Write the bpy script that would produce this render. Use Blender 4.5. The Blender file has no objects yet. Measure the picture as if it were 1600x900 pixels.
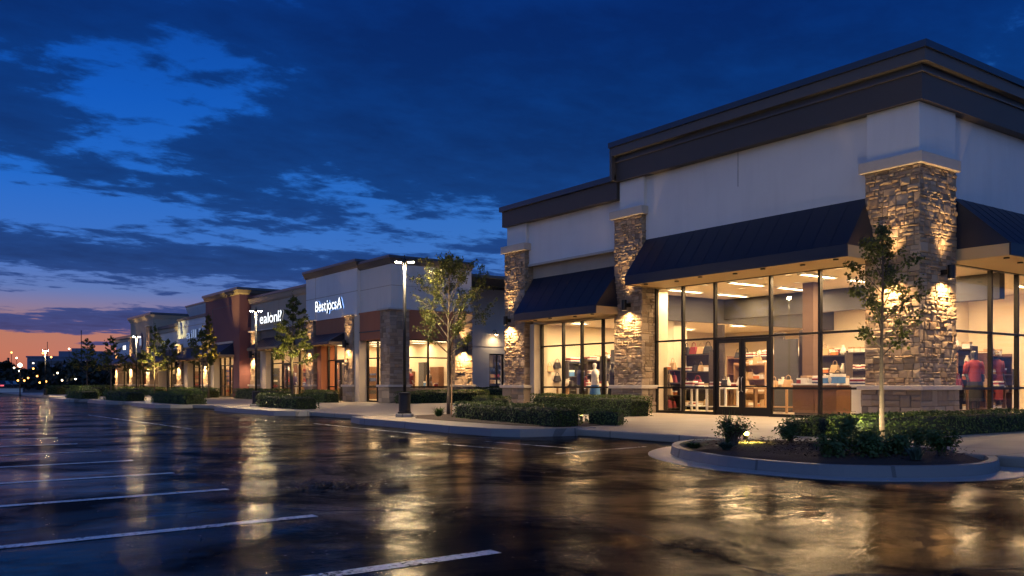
import bpy, bmesh, math, random
from mathutils import Vector, Matrix, noise as mnoise

random.seed(11)
R = random.uniform
scene = bpy.context.scene
COL = scene.collection
PI = math.pi

# ------------------------------------------------------------------ camera
HEAD = math.radians(35.8)
CA, SA = math.cos(HEAD), math.sin(HEAD)
cam_d = bpy.data.cameras.new("camera")
cam = bpy.data.objects.new("camera", cam_d)
COL.objects.link(cam)
cam.location = (0, 0, 1.10)
cam.rotation_euler = (PI / 2, 0, -HEAD)
cam_d.sensor_width = 36
cam_d.lens = 36 * 1371 / 1600
cam_d.shift_y = 150 / 1600
cam_d.clip_end = 4000
scene.camera = cam


def ray(px):
    s = (px - 800) / 1371
    return (CA * s + SA, -SA * s + CA)


def Yon(px, x):
    """world y of the sight line px where it meets the plane x (used to measure the row of shops)"""
    d = ray(px)
    return d[1] * x / d[0]


def Xon(px, y):
    d = ray(px)
    return d[0] * y / d[1]


# ------------------------------------------------------------------ objects
ORG = {}


def link(name, me, parent=None, org=(0, 0, 0)):
    o = bpy.data.objects.new(name, me)
    COL.objects.link(o)
    if parent is not None:
        o.parent = parent
        ORG[o.name] = ORG[parent.name].copy()
    else:
        o.location = org
        ORG[o.name] = Vector(org)
    return o


def tag(o, label=None, cat=None, group=None, kind=None):
    if label: o["label"] = label
    if cat: o["category"] = cat
    if group: o["group"] = group
    if kind: o["kind"] = kind
    return o


def thing(name, label, cat, loc=(0, 0, 0), group=None):
    o = link(name, None, None, loc)
    return tag(o, label, cat, group)


def copy_tree(o, parent=None):
    c = o.copy()
    COL.objects.link(c)
    if parent is not None:
        c.parent = parent
    ORG[c.name] = ORG[o.name].copy()
    for ch in list(o.children):
        copy_tree(ch, c)
    return c


class MB:
    def __init__(s):
        s.v = []; s.f = []; s.m = []; s.cur = 0

    def add(s, vs, fs):
        b = len(s.v)
        s.v += [Vector(p) for p in vs]
        for f in fs:
            s.f.append([b + i for i in f]); s.m.append(s.cur)
        return s

    def box(s, x0, x1, y0, y1, z0, z1):
        vs = [(x0, y0, z0), (x1, y0, z0), (x1, y1, z0), (x0, y1, z0), (x0, y0, z1), (x1, y0, z1), (x1, y1, z1), (x0, y1, z1)]
        return s.add(vs, [(0, 3, 2, 1), (4, 5, 6, 7), (0, 1, 5, 4), (1, 2, 6, 5), (2, 3, 7, 6), (3, 0, 4, 7)])

    def tbox(s, T, u0, u1, v0, v1, z0, z1):
        b = MB().box(u0, u1, v0, v1, z0, z1)
        return s.add([T(*p) for p in b.v], b.f)

    def prism(s, poly, z0, z1):
        n = len(poly)
        vs = [(p[0], p[1], z0) for p in poly] + [(p[0], p[1], z1) for p in poly]
        fs = [tuple(range(n - 1, -1, -1)), tuple(range(n, 2 * n))]
        fs += [(i, (i + 1) % n, n + (i + 1) % n, n + i) for i in range(n)]
        return s.add(vs, fs)

    def tube(s, pts, rad, n=6, cap=True):
        pts = [Vector(p) for p in pts]
        if not isinstance(rad, (list, tuple)): rad = [rad] * len(pts)
        vs = []; fs = []
        for i, p in enumerate(pts):
            d = (pts[min(i + 1, len(pts) - 1)] - pts[max(i - 1, 0)]).normalized()
            a = d.cross(Vector((0, 0, 1)))
            if a.length < .05: a = d.cross(Vector((1, 0, 0)))
            a.normalize(); b = d.cross(a)
            for k in range(n):
                t = 2 * PI * k / n
                vs.append(p + (a * math.cos(t) + b * math.sin(t)) * rad[i])
        for i in range(len(pts) - 1):
            for k in range(n):
                fs.append((i * n + k, i * n + (k + 1) % n, (i + 1) * n + (k + 1) % n, (i + 1) * n + k))
        if cap:
            fs.append(tuple(range(n))); fs.append(tuple(range((len(pts) - 1) * n, len(pts) * n)))
        return s.add(vs, fs)

    def lathe(s, prof, c=(0, 0, 0), n=16):
        vs = []; fs = []
        for r, z in prof:
            for k in range(n):
                t = 2 * PI * k / n
                vs.append((c[0] + r * math.cos(t), c[1] + r * math.sin(t), c[2] + z))
        for i in range(len(prof) - 1):
            for k in range(n):
                fs.append((i * n + k, i * n + (k + 1) % n, (i + 1) * n + (k + 1) % n, (i + 1) * n + k))
        fs.append(tuple(range(n - 1, -1, -1))); fs.append(tuple(range((len(prof) - 1) * n, len(prof) * n)))
        return s.add(vs, fs)

    def sweep(s, path, prof):
        """closed profile [(outward offset, z)] along a 2d path, mitred; outward is to the LEFT of travel"""
        P = [Vector(p) for p in path]; n = len(P); rings = []
        nr = []
        for i in range(n - 1):
            d = (P[i + 1] - P[i]).normalized(); nr.append(Vector((-d.y, d.x)))
        for i in range(n):
            if i == 0: m = nr[0]
            elif i == n - 1: m = nr[-1]
            else:
                m = (nr[i - 1] + nr[i]); m = m / max(.2, m.dot(nr[i]))
            rings.append([(P[i].x + m.x * o, P[i].y + m.y * o, z) for o, z in prof])
        k = len(prof); vs = [p for r in rings for p in r]; fs = []
        for i in range(n - 1):
            for j in range(k):
                fs.append((i * k + j, i * k + (j + 1) % k, (i + 1) * k + (j + 1) % k, (i + 1) * k + j))
        fs.append(tuple(range(k))); fs.append(tuple(range((n - 1) * k, n * k)))
        return s.add(vs, fs)

    def leaf(s, p, nrm, size, asp=.55):
        nrm = nrm.normalized()
        a = nrm.cross(Vector((R(-1, 1), R(-1, 1), R(-1, 1))))
        if a.length < .01: a = Vector((1, 0, 0))
        a.normalize(); b = nrm.cross(a)
        b_ = len(s.v)
        s.v += [p - a * size * .5, p + b * size * asp * .5 + nrm * size * .08, p + a * size * .5, p - b * size * asp * .5 + nrm * size * .08]
        s.f.append([b_, b_ + 1, b_ + 2, b_ + 3]); s.m.append(s.cur)

    def build(s, name, mat, parent=None, org=None, smooth=False, fix=True, bevel=0, ref=None):
        o0 = ORG[parent.name] if parent is not None else Vector(org if org is not None else (0, 0, 0))
        me = bpy.data.meshes.new(name)
        me.from_pydata([tuple(p - o0) for p in s.v], [], s.f)
        mats = mat if isinstance(mat, (list, tuple)) else [mat]
        for m in mats: me.materials.append(m)
        if len(mats) > 1: me.polygons.foreach_set("material_index", s.m)
        if fix:
            bm = bmesh.new(); bm.from_mesh(me)
            bmesh.ops.recalc_face_normals(bm, faces=bm.faces)
            bm.to_mesh(me); bm.free()
        if smooth:
            me.polygons.foreach_set("use_smooth", [True] * len(me.polygons))
        me.update()
        o = link(name, me, parent, o0 if parent is None else (0, 0, 0))
        if bevel:
            b = o.modifiers.new("bevel", "BEVEL"); b.width = bevel; b.segments = 2; b.limit_method = "ANGLE"
        return o


# ------------------------------------------------------------------ materials
def new_mat(name):
    m = bpy.data.materials.new(name); m.use_nodes = True
    nt = m.node_tree; nt.nodes.clear()
    out = nt.nodes.new("ShaderNodeOutputMaterial")
    return m, nt, out


def N(nt, t, **k):
    n = nt.nodes.new("ShaderNode" + t)
    for a, b in k.items(): setattr(n, a, b)
    return n


def setin(n, **k):
    for a, b in k.items(): n.inputs[a.replace("_", " ")].default_value = b


def ramp(nt, fac, stops, interp="LINEAR"):
    r = N(nt, "ValToRGB"); r.color_ramp.interpolation = interp
    els = r.color_ramp.elements
    while len(els) < len(stops): els.new(.5)
    for e, (p, c) in zip(els, stops):
        e.position = p; e.color = (*c, 1) if len(c) == 3 else c
    nt.links.new(fac, r.inputs[0])
    return r.outputs[0]


def mth(nt, op, a, b=None, c=None, clamp=False):
    n = N(nt, "Math", operation=op, use_clamp=clamp)
    for i, x in enumerate((a, b, c)):
        if x is None: continue
        if hasattr(x, "links"): nt.links.new(x, n.inputs[i])
        else: n.inputs[i].default_value = x
    return n.outputs[0]


def mixc(nt, f, a, b, mode="MIX"):
    n = N(nt, "Mix", data_type="RGBA", blend_type=mode)
    for i, x in ((0, f), (6, a), (7, b)):
        if hasattr(x, "links"): nt.links.new(x, n.inputs[i])
        elif i == 0: n.inputs[0].default_value = x
        else: n.inputs[i].default_value = (*x, 1)
    return n.outputs[2]


def tex_noise(nt, vec, scale, detail=4, rough=.55, dist=0.):
    n = N(nt, "TexNoise"); setin(n, Scale=scale, Detail=detail, Roughness=rough, Distortion=dist)
    if vec is not None: nt.links.new(vec, n.inputs["Vector"])
    return n.outputs["Fac"]


def pbr(name, col, rough=.6, metal=0, var=.12, vscale=3., bump=0., bscale=40., island=0., spec=.5, stain=None):
    m, nt, out = new_mat(name)
    p = N(nt, "BsdfPrincipled"); nt.links.new(p.outputs[0], out.inputs[0])
    setin(p, Roughness=rough, Metallic=metal); p.inputs["Specular IOR Level"].default_value = spec
    g = N(nt, "NewGeometry"); pos = g.outputs["Position"]
    c = mixc(nt, tex_noise(nt, pos, vscale, 5), tuple(x * (1 - var) for x in col), tuple(min(1, x * (1 + var)) for x in col))
    if island:
        rr = ramp(nt, g.outputs["Random Per Island"], [(0, (1 - island,) * 3), (1, (1 + island,) * 3)])
        c = mixc(nt, 1., c, rr, "MULTIPLY")
    if stain:
        mp = N(nt, "Mapping"); mp.inputs["Scale"].default_value = (1, 1, .12); nt.links.new(pos, mp.inputs[0])
        sfac = ramp(nt, tex_noise(nt, mp.outputs[0], 2.2, 6), [(.52, (0, 0, 0)), (.75, (1, 1, 1))])
        c = mixc(nt, mth(nt, "MULTIPLY", sfac, stain), c, tuple(x * .55 for x in col))
    nt.links.new(c, p.inputs["Base Color"])
    if bump:
        b = N(nt, "Bump"); setin(b, Strength=bump, Distance=.02)
        nt.links.new(tex_noise(nt, pos, bscale, 6), b.inputs["Height"]); nt.links.new(b.outputs[0], p.inputs["Normal"])
    return m


def emis(name, col, strength):
    m, nt, out = new_mat(name)
    e = N(nt, "Emission"); e.inputs[0].default_value = (*col, 1); e.inputs[1].default_value = strength
    nt.links.new(e.outputs[0], out.inputs[0])
    return m


def glass_mat(name, tint=(1, 1, 1), base=.05, rough=.0):
    m, nt, out = new_mat(name)
    t = N(nt, "BsdfTransparent"); t.inputs[0].default_value = (*tint, 1)
    g = N(nt, "BsdfGlossy"); g.inputs["Roughness"].default_value = rough
    lw = N(nt, "LayerWeight"); lw.inputs[0].default_value = .5
    f = mth(nt, "MULTIPLY_ADD", mth(nt, "POWER", lw.outputs["Facing"], 5.), .7, base, clamp=True)
    mx = N(nt, "MixShader"); nt.links.new(f, mx.inputs[0]); nt.links.new(t.outputs[0], mx.inputs[1]); nt.links.new(g.outputs[0], mx.inputs[2])
    nt.links.new(mx.outputs[0], out.inputs[0])
    return m


def stone_mat(name, cols, bump=.5, bscale=14):
    m, nt, out = new_mat(name)
    p = N(nt, "BsdfPrincipled"); nt.links.new(p.outputs[0], out.inputs[0]); setin(p, Roughness=.8)
    g = N(nt, "NewGeometry"); pos = g.outputs["Position"]
    st = [(i / (len(cols) - 1), c) for i, c in enumerate(cols)]
    c = ramp(nt, g.outputs["Random Per Island"], st)
    c = mixc(nt, tex_noise(nt, pos, 9, 6, .65), c, (.42, .38, .33), "OVERLAY")
    nt.links.new(c, p.inputs["Base Color"])
    b = N(nt, "Bump"); setin(b, Strength=bump, Distance=.04)
    nt.links.new(tex_noise(nt, pos, bscale, 8, .65), b.inputs["Height"]); nt.links.new(b.outputs[0], p.inputs["Normal"])
    return m


def leaf_mat(name, dark, light, trans=.25):
    m, nt, out = new_mat(name)
    g = N(nt, "NewGeometry")
    c = ramp(nt, g.outputs["Random Per Island"], [(0, dark), (.6, tuple((a + b) / 2 for a, b in zip(dark, light))), (1, light)])
    c = mixc(nt, tex_noise(nt, g.outputs["Position"], 2.5, 3), c, tuple(x * .6 for x in dark))
    p = N(nt, "BsdfPrincipled"); setin(p, Roughness=.45); p.inputs["Specular IOR Level"].default_value = .35
    nt.links.new(c, p.inputs["Base Color"])
    t = N(nt, "BsdfTranslucent"); nt.links.new(c, t.inputs[0])
    mx = N(nt, "MixShader"); mx.inputs[0].default_value = trans
    nt.links.new(p.outputs[0], mx.inputs[1]); nt.links.new(t.outputs[0], mx.inputs[2]); nt.links.new(mx.outputs[0], out.inputs[0])
    return m


DRY, FILM, PUD = .08, .42, .16


def asphalt_mat():
    m, nt, out = new_mat("wet_asphalt")
    g = N(nt, "NewGeometry"); pos = g.outputs["Position"]
    mp = N(nt, "Mapping"); mp.inputs["Rotation"].default_value = (0, 0, .3); mp.inputs["Scale"].default_value = (.8, 1.25, 1)
    nt.links.new(pos, mp.inputs[0]); v = mp.outputs[0]
    pud = ramp(nt, tex_noise(nt, v, .42, 7, .58, .6), [(.45, (0, 0, 0)), (.60, (1, 1, 1))])
    mp2 = N(nt, "Mapping"); mp2.inputs["Rotation"].default_value = (0, 0, HEAD); mp2.inputs["Location"].default_value = (3.1, 7.7, 0); nt.links.new(pos, mp2.inputs[0])
    film = ramp(nt, tex_noise(nt, mp2.outputs[0], .55, 10, .66, .5), [(.42, (0, 0, 0)), (.55, (1, 1, 1))])
    fine = tex_noise(nt, pos, 55, 4, .75)
    grain = tex_noise(nt, pos, 23, 3, .65)
    agg = N(nt, "TexVoronoi"); setin(agg, Scale=85.); nt.links.new(pos, agg.inputs["Vector"])
    mid = tex_noise(nt, pos, 3.2, 6, .6)
    mid2 = tex_noise(nt, pos, 4.5, 2, .5)
    wav = tex_noise(nt, v, 1.1, 3, .5)
    col = mixc(nt, mid, (.0035, .0040, .0050), (.0095, .0098, .0105))
    col = mixc(nt, mth(nt, "MULTIPLY", ramp(nt, fine, [(.55, (0, 0, 0)), (.75, (1, 1, 1))]), .35), col, (.03, .03, .03))
    col = mixc(nt, pud, col, (.004, .0043, .0052))
    crk = N(nt, "TexVoronoi", feature="DISTANCE_TO_EDGE"); setin(crk, Scale=.22)
    cw = N(nt, "VectorMath", operation="ADD"); nt.links.new(pos, cw.inputs[0])
    nz = N(nt, "TexNoise"); setin(nz, Scale=1.5, Detail=6.); nt.links.new(pos, nz.inputs["Vector"])
    nt.links.new(nz.outputs["Color"], cw.inputs[1]); nt.links.new(cw.outputs[0], crk.inputs["Vector"])
    crack = ramp(nt, crk.outputs["Distance"], [(.0, (1, 1, 1)), (.006, (0, 0, 0))])
    h = mth(nt, "MULTIPLY", mth(nt, "ADD", mth(nt, "MULTIPLY", fine, .6), agg.outputs["Distance"]), mth(nt, "MULTIPLY_ADD", mth(nt, "SUBTRACT", 1., pud), .0007, .00018))
    h = mth(nt, "MULTIPLY_ADD", grain, mth(nt, "MULTIPLY_ADD", mth(nt, "SUBTRACT", 1., pud), .0015, .0010), h)
    h = mth(nt, "MULTIPLY_ADD", wav, .017, h)
    h = mth(nt, "MULTIPLY_ADD", mid2, .0036, h)
    h = mth(nt, "MULTIPLY_ADD", crack, -.004, h)
    b = N(nt, "Bump"); setin(b, Strength=1., Distance=1.); nt.links.new(h, b.inputs["Height"])
    d = N(nt, "BsdfDiffuse"); nt.links.new(col, d.inputs[0]); nt.links.new(b.outputs[0], d.inputs["Normal"])
    gl = N(nt, "BsdfGlossy"); gl.inputs[0].default_value = (1, 1, 1, 1); nt.links.new(b.outputs[0], gl.inputs["Normal"])
    rg = mth(nt, "MULTIPLY_ADD", film, -.13, .22)
    rg = mth(nt, "MULTIPLY_ADD", pud, -.05, rg)
    nt.links.new(mth(nt, "MAXIMUM", mth(nt, "MULTIPLY_ADD", mid, .08, mth(nt, "SUBTRACT", rg, .04)), .045), gl.inputs["Roughness"])
    lw = N(nt, "LayerWeight"); lw.inputs[0].default_value = .5
    sch = mth(nt, "POWER", lw.outputs["Facing"], 8.)
    wet = mth(nt, "MULTIPLY_ADD", film, FILM, DRY)
    wet = mth(nt, "MULTIPLY_ADD", pud, PUD, wet)
    f = mth(nt, "MULTIPLY", wet, mth(nt, "MULTIPLY_ADD", sch, .92, .08), clamp=True)
    mx = N(nt, "MixShader"); nt.links.new(f, mx.inputs[0]); nt.links.new(d.outputs[0], mx.inputs[1]); nt.links.new(gl.outputs[0], mx.inputs[2])
    nt.links.new(mx.outputs[0], out.inputs[0])
    return m


def concrete_mat(name, col, joint=0., rough=.55):
    m, nt, out = new_mat(name)
    p = N(nt, "BsdfPrincipled"); nt.links.new(p.outputs[0], out.inputs[0])
    g = N(nt, "NewGeometry"); pos = g.outputs["Position"]
    n1 = tex_noise(nt, pos, .9, 7, .6); n2 = tex_noise(nt, pos, 45, 4, .6)
    c = mixc(nt, n1, tuple(x * .72 for x in col), tuple(x * 1.18 for x in col))
    c = mixc(nt, mth(nt, "MULTIPLY", n2, .3), c, tuple(x * .6 for x in col))
    if joint:
        br = N(nt, "TexBrick"); br.offset = 0; setin(br, Scale=1., Mortar_Size=.02, Brick_Width=joint, Row_Height=joint)
        nt.links.new(pos, br.inputs["Vector"])
        c = mixc(nt, mth(nt, "MULTIPLY", br.outputs["Fac"], .8), c, tuple(x * .35 for x in col))
    nt.links.new(c, p.inputs["Base Color"])
    nt.links.new(mixc(nt, n1, (rough - .2,) * 3, (rough + .2,) * 3), p.inputs["Roughness"])
    b = N(nt, "Bump"); setin(b, Strength=.25, Distance=.01); nt.links.new(n2, b.inputs["Height"]); nt.links.new(b.outputs[0], p.inputs["Normal"])
    return m


def paint_mat(wear=0.):
    m, nt, out = new_mat("worn_road_paint")
    p = N(nt, "BsdfPrincipled"); nt.links.new(p.outputs[0], out.inputs[0])
    g = N(nt, "NewGeometry"); pos = g.outputs["Position"]
    w = ramp(nt, mth(nt, "ADD", mth(nt, "MULTIPLY", tex_noise(nt, pos, 26, 5, .7), .65), mth(nt, "MULTIPLY", tex_noise(nt, pos, 2.4, 3), .4)), [(.43 + wear, (0, 0, 0)), (.53 + wear * 1.3, (1, 1, 1))])
    nt.links.new(mixc(nt, w, (.02, .06, .06), (.80, .80, .78)), p.inputs["Base Color"])
    nt.links.new(mixc(nt, w, (.25,) * 3, (.4,) * 3), p.inputs["Roughness"])
    b = N(nt, "Bump"); setin(b, Strength=.4, Distance=.01); nt.links.new(tex_noise(nt, pos, 60, 4), b.inputs["Height"]); nt.links.new(b.outputs[0], p.inputs["Normal"])
    return m


M = {}
M["asphalt"] = asphalt_mat()
M["paint"] = paint_mat()
M["paint_old"] = paint_mat(.06)
M["walk"] = concrete_mat("sidewalk_concrete", (.34, .285, .22), 1.9, .5)
M["kerb"] = concrete_mat("kerb_concrete", (.20, .20, .20), 2.4, .5)
M["gutter"] = concrete_mat("gutter_concrete", (.33, .33, .33), 0, .35)
M["earth"] = pbr("dark_ground", (.02, .025, .015), .9, 0, .4, .4, .3, 3)
M["verge"] = pbr("verge_turf", (.03, .055, .012), .9, 0, .4, 1.5, .4, 20)
M["mulch"] = pbr("bark_mulch", (.035, .018, .010), .85, 0, .5, 20, 1., 45)
M["stucco"] = pbr("pale_stucco", (.66, .64, .62), .85, 0, .09, .7, .35, 90, stain=.14)
M["stucco_b"] = pbr("warm_white_stucco", (.60, .56, .50), .85, 0, .06, .8, .25, 120, stain=.25)
M["stucco_tan"] = pbr("tan_stucco", (.36, .30, .23), .85, 0, .07, .8, .25, 120, stain=.25)
M["stucco_cream"] = pbr("cream_stucco", (.52, .45, .34), .85, 0, .06, .8, .25, 120, stain=.25)
M["stucco_brown"] = pbr("taupe_brown_stucco", (.17, .13, .10), .85, 0, .08, .8, .25, 120, stain=.2)
M["stucco_mar"] = pbr("maroon_stucco", (.13, .055, .06), .85, 0, .1, .8, .25, 120, stain=.3)
M["stucco_or"] = pbr("rust_orange_stucco", (.36, .13, .06), .85, 0, .08, .8, .25, 120, stain=.2)
M["stucco_blue"] = pbr("pale_blue_stucco", (.50, .55, .62), .85, 0, .06, .8, .25, 120, stain=.25)
M["bandbrown"] = pbr("bronze_brown_band", (.055, .044, .037), .55, 0, .08, 1.5, .1, 80)
M["fascia"] = pbr("taupe_fascia", (.085, .076, .072), .55, 0, .06, 1.5, .1, 80)
M["coping"] = pbr("dark_metal_coping", (.06, .068, .085), .3, .7, .1, 2)
M["trim"] = pbr("cast_stone_trim", (.46, .41, .35), .75, 0, .1, 6, .3, 60)
M["frame"] = pbr("dark_bronze_aluminium", (.022, .019, .017), .35, .6, .1, 3)
M["awning"] = pbr("navy_metal_awning", (.006, .011, .026), .45, .1, .12, 2)
M["soffit"] = pbr("tan_awning_soffit", (.42, .31, .16), .6, 0, .06, 2)
M["roof"] = pbr("flat_roof_membrane", (.10, .10, .10), .9)
M["stoneA"] = stone_mat("ledgestone", [(.27, .20, .13), (.38, .30, .21), (.20, .145, .095), (.42, .34, .25), (.31, .215, .13), (.33, .28, .23)])
M["stoneB"] = stone_mat("rubble_base_stone", [(.24, .19, .13), (.36, .30, .22), (.18, .15, .11), (.40, .33, .24)])
M["mortar"] = pbr("stone_mortar", (.11, .09, .07), .9, 0, .2, 10)
M["lamp_black"] = pbr("black_painted_steel", (.012, .012, .013), .4, .3, .1, 3)
M["sconce"] = pbr("bronze_sconce_metal", (.03, .026, .022), .4, .6, .1, 3)
M["glass"] = glass_mat("window_glass", (.98, .98, .97), .04)
M["in_wall"] = pbr("cream_shop_wall", (.56, .48, .36), .8, 0, .03, 1)
M["in_ceil"] = pbr("cream_shop_ceiling", (.72, .64, .52), .85, 0, .03, 1)
M["in_dark"] = pbr("slate_grey_soffit", (.055, .055, .06), .8, 0, .05, 1)
M["in_floor"] = pbr("shop_floor_tile", (.46, .38, .28), .3, 0, .1, 1.2)
M["wood"] = pbr("walnut_wood", (.13, .06, .028), .5, 0, .25, 4, .05, 30)
M["woodl"] = pbr("oak_wood", (.34, .20, .10), .5, 0, .2, 4, .05, 30)
M["darkwood"] = pbr("espresso_wood", (.032, .022, .018), .5, 0, .2, 4)
M["column"] = pbr("terracotta_column_paint", (.11, .062, .036), .7, 0, .08, 2)
M["white"] = pbr("white_laminate", (.68, .67, .64), .45, 0, .04, 2)
M["bark"] = pbr("young_tree_bark", (.10, .075, .05), .85, 0, .3, 12, .6, 40)
M["leaf_tree"] = leaf_mat("street_tree_leaves", (.075, .09, .014), (.25, .25, .05), .3)
M["leaf_gold"] = leaf_mat("golden_tree_leaves", (.12, .10, .012), (.30, .24, .04), .3)
M["leaf_hedge"] = leaf_mat("box_hedge_leaves", (.045, .08, .014), (.16, .22, .045), .2)
M["leaf_shrub"] = leaf_mat("shrub_leaves", (.045, .085, .018), (.14, .22, .055), .2)
M["leaf_pale"] = leaf_mat("silver_green_leaves", (.06, .10, .06), (.16, .24, .17), .2)
M["leaf_far"] = leaf_mat("distant_tree_leaves", (.012, .018, .010), (.03, .04, .02), .15)
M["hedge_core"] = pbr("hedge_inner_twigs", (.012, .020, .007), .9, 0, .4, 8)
M["skin_dummy"] = pbr("mannequin_black", (.03, .028, .027), .4)
M["dummy_white"] = pbr("mannequin_white", (.6, .57, .52), .45)
WARM = (1., .62, .27)
M["panel"] = emis("ceiling_panel_glow", (1., .74, .42), 24.)
M["panel_far"] = emis("far_shop_ceiling_glow", (1., .76, .45), 12.)
M["lens"] = emis("lamp_head_glow", (1., .70, .34), 1400.)
M["sc_glow"] = emis("sconce_bulb_glow", (1., .66, .30), 90.)
M["letter_w"] = emis("sign_letter_white", (.90, .94, 1.), 1.9)
M["letter_halo"] = emis("sign_letter_blue_halo", (.22, .42, 1.), 7.)
M["letter_dim"] = emis("sign_letter_dim", (.45, .60, 1.), .55)  # faint glow put into letters and plaque strokes that have no lamp
M["letter_side"] = pbr("sign_letter_return", (.03, .04, .08), .4)
M["lightbox"] = emis("display_lightbox", (1., .93, .8), 3.)
M["city_w"] = emis("city_lamp_white", (1., .80, .5), 9.)
M["city_o"] = emis("city_lamp_orange", (1., .38, .08), 9.)
M["city_p"] = emis("tail_lamp_pink", (1., .12, .16), 1.6)
M["far_wall"] = pbr("office_block_cladding", (.10, .13, .20), .6, 0, .1, .1)
M["far_glass"] = pbr("office_block_glazing", (.03, .04, .06), .15)
M["uplight"] = emis("ground_uplight_glow", (1., .76, .16), 30.)


# ------------------------------------------------------------------ lights
def spot(name, loc, d, energy, col, angle, blend=.6, rad=.03, parent=None):
    l = bpy.data.lights.new(name, "SPOT"); l.energy = energy; l.color = col
    l.spot_size = math.radians(angle); l.spot_blend = blend; l.shadow_soft_size = rad
    o = bpy.data.objects.new(name, l); COL.objects.link(o)
    o.rotation_euler = Vector(d).to_track_quat("-Z", "Y").to_euler()
    if parent is not None:
        o.parent = parent; o.location = Vector(loc) - ORG[parent.name]; ORG[o.name] = ORG[parent.name]
    else:
        o.location = loc
    return o


# ------------------------------------------------------------------ sky
def make_world():
    w = bpy.data.worlds.new("World"); scene.world = w; w.use_nodes = True
    nt = w.node_tree; nt.nodes.clear()
    out = N(nt, "OutputWorld"); bg = N(nt, "Background"); nt.links.new(bg.outputs[0], out.inputs[0])
    tc = N(nt, "TexCoord"); sep = N(nt, "SeparateXYZ"); nt.links.new(tc.outputs["Generated"], sep.inputs[0])
    X, Y, Z = sep.outputs
    el = mth(nt, "MULTIPLY", mth(nt, "ARCSINE", Z), 180 / PI)
    az = mth(nt, "MULTIPLY", mth(nt, "ARCTAN2", X, Y), 180 / PI)      # degrees clockwise from the run of the shops
    e01 = mth(nt, "DIVIDE", el, 60., clamp=True)
    west = ramp(nt, e01, [(0, (.36, .09, .085)), (.025, (.56, .18, .11)), (.050, (.50, .19, .125)), (.068, (.30, .185, .25)), (.092, (.12, .19, .46)), (.13, (.045, .165, .56)), (.20, (.012, .135, .58)),
                          (.28, (.003, .098, .52)), (.38, (.0012, .060, .36)), (.55, (.001, .04, .24)), (1, (.001, .03, .14))])
    east = ramp(nt, e01, [(0, (.09, .17, .42)), (.08, (.07, .18, .50)), (.16, (.04, .17, .52)), (.26, (.012, .12, .46)), (.36, (.003, .05, .29)), (.46, (.001, .022, .16)), (1, (.002, .02, .11))])
    wf = mth(nt, "SUBTRACT", 1., mth(nt, "DIVIDE", mth(nt, "ABSOLUTE", mth(nt, "ADD", az, 8.)), 60.), clamp=True)
    wf = mth(nt, "SMOOTH_MIN", mth(nt, "MULTIPLY", wf, 1.35), 1., .2)
    clear = mixc(nt, wf, east, west)
    # cloud coordinates on a flat layer overhead
    den = mth(nt, "ADD", mth(nt, "MAXIMUM", Z, 0.), .07)
    cmb = N(nt, "CombineXYZ")
    nt.links.new(mth(nt, "DIVIDE", X, den), cmb.inputs[0]); nt.links.new(mth(nt, "DIVIDE", Y, den), cmb.inputs[1])
    cmb.inputs[2].default_value = 3.7
    mp = N(nt, "Mapping"); mp.inputs["Rotation"].default_value = (0, 0, -.62); mp.inputs["Scale"].default_value = (.9, 1.1, 1); nt.links.new(cmb.outputs[0], mp.inputs[0])
    n1 = tex_noise(nt, mp.outputs[0], 2.3, 10, .6, .15)
    n2 = tex_noise(nt, mp.outputs[0], 6.5, 8, .62, .2)
    dens = mth(nt, "ADD", mth(nt, "MULTIPLY", n1, .62), mth(nt, "MULTIPLY", n2, .38))

    def blob(px, py, wx, wy, amt):
        nonlocal dens
        d = ray(px); fz = (600 - py) / 1371
        a0 = math.degrees(math.atan2(d[0], d[1])); e0 = math.degrees(math.atan2(fz, math.hypot(*d)))
        q = mth(nt, "ADD", mth(nt, "POWER", mth(nt, "ABSOLUTE", mth(nt, "DIVIDE", mth(nt, "SUBTRACT", az, a0), wx / 24.)), 2.),
                mth(nt, "POWER", mth(nt, "ABSOLUTE", mth(nt, "DIVIDE", mth(nt, "SUBTRACT", el, e0), wy / 25.)), 2.))
        dens = mth(nt, "MULTIPLY_ADD", mth(nt, "EXPONENT", mth(nt, "MULTIPLY", q, -1.)), amt, dens)
    for b in [(240, 140, 140, 50, -.055), (410, 140, 110, 45, -.05), (60, 20, 110, 60, .14), (40, 170, 90, 60, .12),
              (345, 235, 90, 45, .16), (170, 275, 90, 28, .10), (560, 100, 120, 110, .12), (720, 50, 200, 90, .16), (620, 220, 140, 70, .12), (860, 230, 180, 120, .20), (500, 340, 120, 45, .07),
              (1200, 60, 350, 140, .24), (330, 415, 260, 26, .16), (60, 385, 130, 24, .10), (700, 160, 60, 40, -.05), (150, 325, 200, 20, -.10), (420, 375, 160, 14, -.09), (700, 350, 100, 16, -.10),
              (60, 462, 260, 9, -.12), (250, 500, 160, 12, .20), (60, 512, 130, 8, .18), (60, 545, 220, 22, -.25), (160, 537, 50, 4, .42), (40, 582, 260, 18, -.2), (740, 385, 60, 10, .06)]:
        blob(*b)
    cov = ramp(nt, dens, [(.475, (0, 0, 0)), (.575, (1, 1, 1))], "EASE")
    ccol = ramp(nt, e01, [(0, (.050, .055, .15)), (.06, (.030, .060, .23)), (.12, (.010, .050, .215)), (.2, (.003, .041, .195)), (.3, (.0009, .033, .185)), (.42, (.0006, .025, .172)), (1, (.001, .021, .13))])
    thick = ramp(nt, dens, [(.55, (1.0, 1.0, 1.0)), (.78, (.58, .60, .66))])
    ccol = mixc(nt, 1., ccol, thick, "MULTIPLY")
    sky = mixc(nt, mth(nt, "MULTIPLY", cov, .93), clear, ccol)
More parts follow.
